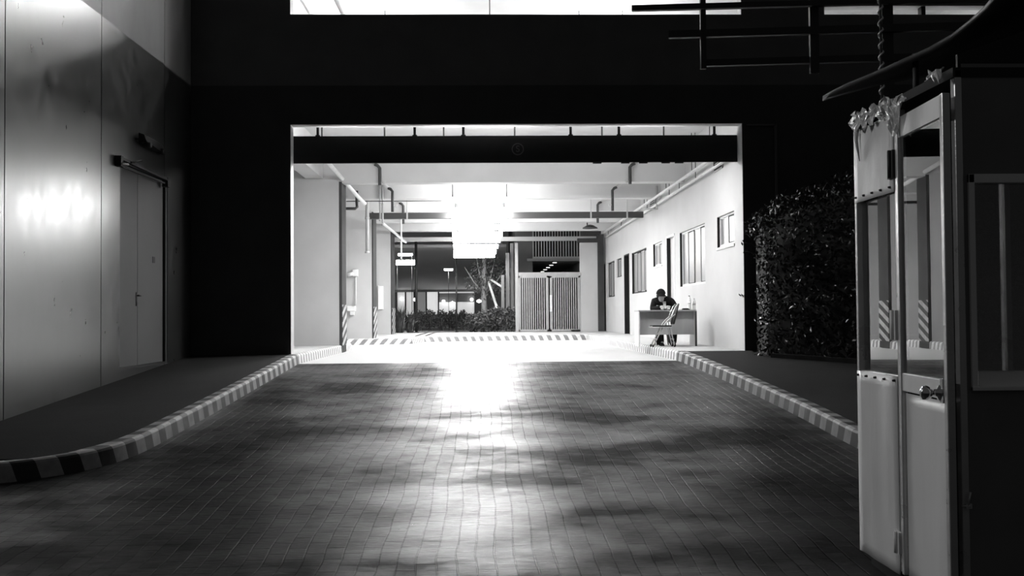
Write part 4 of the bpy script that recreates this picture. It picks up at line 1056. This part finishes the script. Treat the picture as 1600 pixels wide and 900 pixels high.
# shirt front and name card
p = Py(1038.5, 476, YG-.2)
mb = MB(); q = Vector((p.x-gx, -.20, p.z-ZP)); mb.box(q.x-.03, q.x+.03, q.y, q.y+.012, q.z-.07, q.z+.07); local(mb, 'name_card', M['paper'])
mb = MB(); q = Vector((hx*.7, -.165, .995)); mb.add([q+Vector((-.05, 0, .03)), q+Vector((.05, 0, .03)), q+Vector((.02, -.02, -.09)), q+Vector((-.05, .02, .03)), q+Vector((.05, .02, .03)), q+Vector((.02, 0, -.09))], [(0, 1, 2), (5, 4, 3), (0, 3, 4, 1), (1, 4, 5, 2), (2, 5, 3, 0)]); local(mb, 'shirt_collar', M['grey_pipe'])
# stool under the guard
st = thing('stool', 'plain stool under the seated guard behind the desk', 'stool', (gx, YG+.1, ZP))
mb = MB(); mb.lathe([(.17, ZP+.33), (.18, ZP+.35), (.17, ZP+.375)], (gx, YG+.09, 0)); mb.build('seat', M['steel'], st)
for sx in (-1, 1):
    for sy in (-1, 1):
        mb = MB(); mb.tube([(gx+sx*.1, YG+.09+sy*.1, ZP+.33), (gx+sx*.15, YG+.09+sy*.15, ZP)], .015, 8); mb.build('leg', M['steel'], st)

# ------------------------------------------------------------ foliage
def leaves(mb, sampler, n, size, up_bias=.3):
    for _ in range(n):
        p, nr = sampler()
        d = (Vector((random.gauss(0, 1), random.gauss(0, 1), random.gauss(0, 1)-.3)) + nr*.6).normalized()
        u = d.cross(Vector((random.gauss(0, 1), random.gauss(0, 1), random.gauss(0, 1)))).normalized()
        L_ = size*random.uniform(.6, 1.3); w_ = L_*.25; w3 = d.cross(u)
        mb.add([p, p+d*L_*.5+u*w_+w3*w_*.3, p+d*L_, p+d*L_*.5-u*w_+w3*w_*.3], [(0, 1, 2), (0, 2, 3)])
# hedge at right
hb = [Pz(1170, 549, walk_z(18.3)), Pz(1221, 556, walk_z(18)), Pz(1345, 588, walk_z(15.6))]
hg = thing('hedge', 'tall dark bushy hedge with glossy leaves against the facade', 'hedge', (6.6, 17, walk_z(17)))
def top_h(x): return 2.35+.65*min(1, max(0, (x-4.75)/1.3))**.7 if x < 6.1 else 3.0-.05*math.sin(x*2)
def hs():
    while True:
        x = random.uniform(4.72, 9.5); yfront = 17.6-1.9*min(1, max(0, (x-5.0)/1.6))
        r = random.random()
        zb_ = walk_z(17); h = top_h(x)
        if r < .75: y = yfront+random.uniform(-.12, .2)+.15*noise.noise(Vector((x*2, 0, 0))); z = zb_+random.uniform(.0, 1)**.9*h; y += .5*max(0, (z-zb_)/h-.75); nr = Vector((0, -1, .2))
        else: y = random.uniform(yfront, 18.35); z = zb_+h+random.uniform(-.25, .1); nr = Vector((0, 0, 1))
        y += .12*noise.noise(Vector((x*3, z*3, 5))); z += .18*noise.noise(Vector((x*2.2, y*2, 9)))
        z = max(z, zb_+.02)
        return Vector((x, min(y, 18.4), z)), nr
mb = MB(); leaves(mb, hs, 15000, .085); o = mb.build('foliage', M['leaf'], hg)
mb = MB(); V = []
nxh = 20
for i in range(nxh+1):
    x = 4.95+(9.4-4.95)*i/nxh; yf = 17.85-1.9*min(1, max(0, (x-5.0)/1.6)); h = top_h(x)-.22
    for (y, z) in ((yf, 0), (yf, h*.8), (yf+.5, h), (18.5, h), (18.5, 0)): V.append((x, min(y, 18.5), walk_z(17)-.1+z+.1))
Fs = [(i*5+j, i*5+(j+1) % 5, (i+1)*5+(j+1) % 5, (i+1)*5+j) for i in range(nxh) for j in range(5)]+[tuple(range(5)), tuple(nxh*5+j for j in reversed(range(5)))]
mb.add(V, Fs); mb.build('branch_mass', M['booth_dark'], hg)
# twigs sticking out past the opening edge
for (px, py) in ((1160, 378), (1163, 392), (1160, 464)):
    p = Py(px, py, 17.8); mb = MB(); r_ = Vector((5.0, 18.0, p.z-.1)); mb.tube([r_, p], [.008, .003], 6)
    for k in range(7):
        q = r_.lerp(p, .5+k*.09); d = Vector((random.uniform(-.6, .3), random.uniform(-.3, .3), random.uniform(-.4, .9))).normalized()*.08; u = Vector((0, 0, .02)) if abs(d.z) < .05 else Vector((.02, 0, 0))
        mb.add([q, q+d*.5+u, q+d, q+d*.5-u], [(0, 1, 2), (0, 2, 3)])
    mb.build('twig', M['leaf'], hg)
# planter strip (low edging below the hedge)
mb = MB(); pts = [Vector((4.9, 17.35, 0)), Vector((5.6, 16.7, 0)), Vector((6.6, 15.6, 0)), Vector((9, 15.4, 0))]
for a, b in zip(pts, pts[1:]):
    a = a.copy(); b = b.copy(); a.z = walk_z(a.y)+.02; b.z = walk_z(b.y)+.02; mb.bar(a, b, .12, .10)
struct('trim_3', mb, M['walk'], 'low edging strip at the foot of the hedge', 'edging')

# ------------------------------------------------------------ garden beyond
mb = MB(); mb.box(-30, 30, 40, 90, ZI-.3, ZI+.08); struct('garden_ground', mb, M['lawn'], 'garden ground beyond the passage', 'ground')
def shrub(px, py_top, y, w, label, n=700, spiky=False):
    c = Py(px, 505, y); zt_ = Py(px, py_top, y).z; z0_ = ZI+.08; h = zt_-z0_
    t = thing('shrub', label, 'shrub', (c.x, y, z0_), 'shrubs in the garden beyond')
    if spiky:
        mb = MB()
        for k in range(60):
            a = random.uniform(0, 2*PI); ln = h*random.uniform(.6, 1.05); sp = random.uniform(.1, .5)
            b0 = Vector((c.x+random.uniform(-.1, .1), y+random.uniform(-.1, .1), z0_)); p1 = b0+Vector((math.cos(a)*w*sp*.5, math.sin(a)*w*sp*.5, ln*.7)); p2 = b0+Vector((math.cos(a)*w*sp*1.3, math.sin(a)*w*sp*1.3, ln))
            sd = Vector((-math.sin(a), math.cos(a), 0))*.03
            mb.add([b0-sd, b0+sd, p1+sd, p1-sd, p2], [(0, 1, 2, 3), (3, 2, 4)])
        mb.build('foliage', M['leaf_garden'], t)
    else:
        def sm():
            v = Vector((random.gauss(0, 1), random.gauss(0, 1), random.gauss(0, 1))).normalized()
            r = random.uniform(.6, 1)
            return Vector((c.x+v.x*w/2*r, y+v.y*w/2*r*.7, z0_+h*.55+v.z*h*.45*r)), v
        mb = MB(); leaves(mb, sm, n, .13); mb.build('foliage', M['leaf_garden'], t)
    mb = MB()
    for k in range(3): mb.tube([(c.x+(k-1)*.08, y, z0_), (c.x+(k-1)*w*.2, y, z0_+h*.6)], .018, 6)
    mb.build('stem', M['bark'], t)
shr = [(625, 478, 40.6, .9, 'spiky dark plant beside the far left pillar', True), (640, 484, 41.4, .8, 'spiky plant second from the far left pillar', True),
       (741, 490, 42.0, .75, 'round bush under the two thin garden poles', False), (757, 486, 40.8, .7, 'bushy shrub in front of the pale tree trunk', False), (777, 478, 42.0, .85, 'taller leafy shrub under the leaning planks', False), (797, 480, 40.8, .7, 'leafy shrub next to the gate', False)]
for px, pt, y, w, lab, sp in shr: shrub(px, pt, y, w, lab, 900, sp)
for i, px in enumerate((655, 672, 690, 707, 724)):
    shrub(px, 484, 50+.5*(i%2), .6, ['low hedge bush below the dark pole', 'low hedge bush below the grey window', 'low hedge bush below the bright window', 'low hedge bush before the thin pole', 'low hedge bush behind the round bush'][i], 500)
mb = MB(); a = Pz(690, 512, ZI+.085); mb.box(a.x-2.6, a.x+1.6, a.y-2, a.y+3.5, ZI+.0, ZI+.12); struct('garden_path', mb, M['inner_walk'], 'pale path crossing the garden', 'path')
for px, r, lab in ((650, .06, 'thick dark pole standing in the garden'), (713, .035, 'thin dark pole standing in the garden')):
    y = 45; a = Py(px, 398 if px == 650 else 418, y); mb = MB(); mb.tube([(a.x, y, ZI), (a.x, y, a.z+.6)], r, 10); mb.lathe([(r*2, ZI+.08), (r*2, ZI+.12)], (a.x, y, 0)); tag(mb.build('garden_pole', M['steel']), lab, 'pole')
# pale tree with planks
y = 45.6; a = Py(758, 500, y)
t = thing('tree', 'tree with pale trunk and sparse crown in the garden', 'tree', (a.x, y, ZI+.08))
mb = MB(); mb.tube([(a.x, y, ZI+.05), (a.x-.05, y, 2.6), (a.x, y, 4.6)], [.15, .12, .09], 10)
mb.build('trunk', M['bark'], t)
for dx, dz in ((-.9, 1.2), (.9, 1.1), (.5, 1.7), (-.4, 1.8)):
    mb = MB(); mb.tube([(a.x, y, 2.5), (a.x+dx*.5, y-.1, 2.5+dz*.4), (a.x+dx, y-.2, 2.5+dz)], [.05, .035, .012], 8); mb.build('branch', M['bark'], t)
def ts():
    v = Vector((random.gauss(0, 1), random.gauss(0, 1), random.gauss(0, 1))).normalized()*random.uniform(.4, 1)
    return Vector((a.x+.3+v.x*1.2, y+v.y*.9, 3.2+v.z*1.0)), v
mb = MB(); leaves(mb, ts, 900, .16); mb.build('foliage', M['leaf_garden'], t)
for (x0, y0, x1, y1, lab) in ((763, 440, 777, 482, 'longer pale plank leaning by the tree'), (766, 436, 784, 448, 'shorter pale plank slanting by the tree')):
    mb = MB(); mb.bar(Py(x0, y0, 45.2), Py(x1, y1, 44.6) if y1 > 470 else Py(x1, y1, 44.2), .09, .05); tag(mb.build('wooden_plank', M['booth_white']), lab, 'plank')

# far building
YX = 62.0
fb = thing('far_building', 'long low building with lit windows across the garden', 'building', (0, YX, ZI))
zA, zB = Py(700, 456, YX).z, Py(700, 500, YX).z
mb = MB(); xa, xb = Py(600, 450, YX).x, Py(786, 450, YX).x
mb.box(xa-4, xb, YX, YX+.3, ZI, Py(700, 491, YX).z); mb.box(xa-4, xb, YX-.02, YX+.3, zA, zA+.15); mb.build('wall', M['far_wall'], fb)
# windows (different brightness behind)
for (x0, x1, e) in ((620, 633, .25), (634, 646, .4), (652, 665, .08), (667, 684, .6), (686, 712, .5), (714, 741, .45)):
    a = Py(x0, 457, YX).x; b = Py(x1, 457, YX).x; mb = MB(); mb.box(a, b, YX+.1, YX+.16, Py(700, 492, YX).z, zA)
    m = bpy.data.materials.get('lit_window_%d' % int(e*100)) or emit_mat('lit_window_%d' % int(e*100), e)
    w = mb.build('window', m, fb)
    mb = MB(); mb.box(a-.06, a, YX, YX+.14, zB, zA); mb.box(b, b+.06, YX, YX+.14, zB, zA); mb.build('mullion', M['grey_paint'], w)
    if x0 > 680:
        mb = MB(); mb.box(a, b, YX+.06, YX+.1, Py(700, 472, YX).z, zA-.08); mb.build('inner_blind', M['far_wall'], w)
for (px, py, r, y) in ((628, 467, .12, YX-.2), (648.5, 468, .1, YX-2), (693, 471, .1, YX-.2), (707, 473.5, .1, YX-.2), (737, 468, .1, YX-.2), (748.5, 470.5, .14, YX-.3)):
    c_ = Py(px, py, y); mb = MB(); mb.lathe([(.02, .1), (r, .05), (r, -.05), (.02, -.1)], c_, 'z', 12); mb.build('globe_light', M['globe'], fb)
# pitched grey canopy above the windows
mb = MB(); z1_ = Py(700, 455, YX).z; zt2 = Py(700, 405, 50).z
mb.hexa([(xa-6, 52, z1_+2.0), (xb, 52, z1_+2.0), (xb, YX, z1_+.1), (xa-6, YX, z1_+.1), (xa-6, 52, z1_+2.15), (xb, 52, z1_+2.15), (xb, YX, z1_+.4), (xa-6, YX, z1_+.4)])
o = mb.build('canopy', M['canopy'], fb)
mb = MB(); mb.box(xa-6, xb, YX+1, YX+1.3, z1_, 12); mb.build('upper_wall', M['canopy'], fb)
c_ = Py(703, 421.5, 55)
for i, (px0, px1, py, y, lab) in enumerate(((620, 648, 410.5, 47.6, 'broad bright lamp left of the dark garden pole'), (623, 643, 398, 47, 'slim bright lamp above the broad garden lamp'), (695, 706, 421.5, 50, 'small bright lamp under the far canopy'))):
    a = Py(px0, py, y); b = Py(px1, py, y); hh = (.10, .04, .035)[i]
    t = thing('outdoor_lamp', lab, 'lamp', a); mb = MB(); mb.box(a.x, b.x, y, y+.1, a.z-hh, a.z+hh); mb.build('lamp_tube', M['far_light'], t)
    mb = MB(); mb.box(a.x-.05, b.x+.05, y+.1, y+.16, a.z-hh, a.z+hh+.03); mb.build('lamp_housing', M['far_wall'], t)
    mb = MB(); sx_ = (a.x, b.x, (a.x+b.x)/2)[i]; mb.tube([(sx_, y+.18, a.z+.05), (sx_, y+.18, ZI+.06)], .012, 6); mb.build('lamp_stem', M['steel'], t)
# white vertical screen panels between tree and gate
for i, (x0, x1, yt) in enumerate(((783, 788, 430), (790, 796, 395), (797, 802, 380), (803, 807.5, 378))):
    y = 43.5+.15*i; a = Py(x0, yt, y); b = Py(x1, yt, y); mb = MB(); mb.box(a.x, b.x, y, y+.08, ZI+.08, max(a.z, 3.0))
    tag(mb.build('screen_panel', M['screen'], None, .01), ['short pale screen panel nearest the tree', 'second pale screen panel from the tree', 'third pale screen panel from the tree', 'tall pale screen panel next to the gate'][i], 'panel', None)

# ------------------------------------------------------------ gate
yg = 40.0; x0 = Py(808, 450, yg).x; x1 = Py(907, 450, yg).x; xm = Py(858, 450, yg).x; zt = Py(850, 428, yg).z; zb = ZP+.02
gt = thing('metal_gate', 'pale metal bar gate with two leaves at the far right', 'gate', ((x0+x1)/2, yg, ZP))
mb = MB(); mb.box(x0-.07, x0+.04, yg-.05, yg+.05, ZP, Py(808, 380, yg).z); mb.box(x0, x1, yg-.04, yg+.04, zt-.08, zt+.06); mb.build('gate_frame', M['gate'], gt)
for a, b, nb in ((x0+.04, xm-.03, 14), (xm+.03, x1-.02, 14)):
    mb = MB(); mb.box(a, b, yg-.025, yg+.025, zb, zb+.07); mb.box(a, b, yg-.025, yg+.025, zt-.15, zt-.08); mb.box(a, a+.06, yg-.025, yg+.025, zb, zt-.08); mb.box(b-.06, b, yg-.025, yg+.025, zb, zt-.08)
    lf = mb.build('gate_leaf', M['gate'], gt)
    for k in range(1, nb):
        x = a+(b-a)*k/nb; mb = MB(); mb.box(x-.018, x+.018, yg-.015, yg+.015, zb+.07, zt-.15); mb.build('bar', M['gate'], lf)
mb = MB(); a = Py(859, 461, yg-.05); b = Py(863, 487, yg-.05); mb.box(a.x, b.x, yg-.06, yg-.03, b.z, a.z); mb.build('lock_plate', M['pale_pipe'], gt, .005)
# corridor building behind the gate
yc = 46.0; ye = 59.0
cb = thing('corridor_block', 'grey building with balcony corridor behind the gate', 'building', (Py(870, 500, yc).x, yc, ZI))
xL = Py(832.5, 450, yc).x; xR = Py(907, 407, yc).x; zs = Py(870, 408, yc).z; xLL = Py(806, 450, yc).x
mb = MB(); mb.box(xLL, xL, yc, ye, ZI, 8); mb.box(xR, xR+2.2, yc-.2, ye, ZI, 9); mb.box(xL, xR, ye, ye+.2, ZI, 8); mb.build('wall', noise_mat('corridor_wall', .10, .14, (.8, .9), .8, .05, 10, .1), cb)
mb = MB(); mb.box(xL-.25, xR, yc-.1, ye, zs, zs+.12); mb.build('balcony_slab', M['far_wall'], cb)
mb = MB(); mb.box(xL, xR, yc-.08, yc-.02, zs+.12, zs+.2); mb.box(xL, xR, yc-.08, yc-.02, zs+1.0, zs+1.06); rl = mb.build('railing', M['gate'], cb)
mb = MB(); mb.box(xL, xR, yc+1.2, yc+1.3, zs+.12, 8); mb.build('balcony_screen', M['black'], cb)  # black sheet stands in for the shade of the corridor behind the railing
for k in range(18):
    x = xL+.03+(xR-xL-.06)*k/17; mb = MB(); mb.box(x-.025, x+.025, yc-.07, yc-.03, zs+.2, zs+2.2); mb.build('baluster', M['gate'], rl)
mb = MB(); mb.box(xL, xR, yc-.09, yc-.01, zs+2.2, zs+2.3); mb.build('top_rail', M['gate'], cb)
for k in range(5):
    y = yc+1.2+k*2.5; mb = MB(); xx = xL+1.08; mb.lathe([(.09, zs-.02), (.1, zs-.001)], (xx, y, 0), 'z', 14); mb.build('downlight', M['downlight'], cb)
for k in range(4):
    y = yc+1.2+k*3; mb = MB(); mb.box(xR-.04, xR-.001, y, y+1.6, 1.8, zs-.5); mb.build('window', M['booth_dark'], cb)
mb = MB(); mb.box(xL+.2, xR-.3, ye-.06, ye-.001, 1.8, zs-.3); mb.build('window', M['booth_dark'], cb)
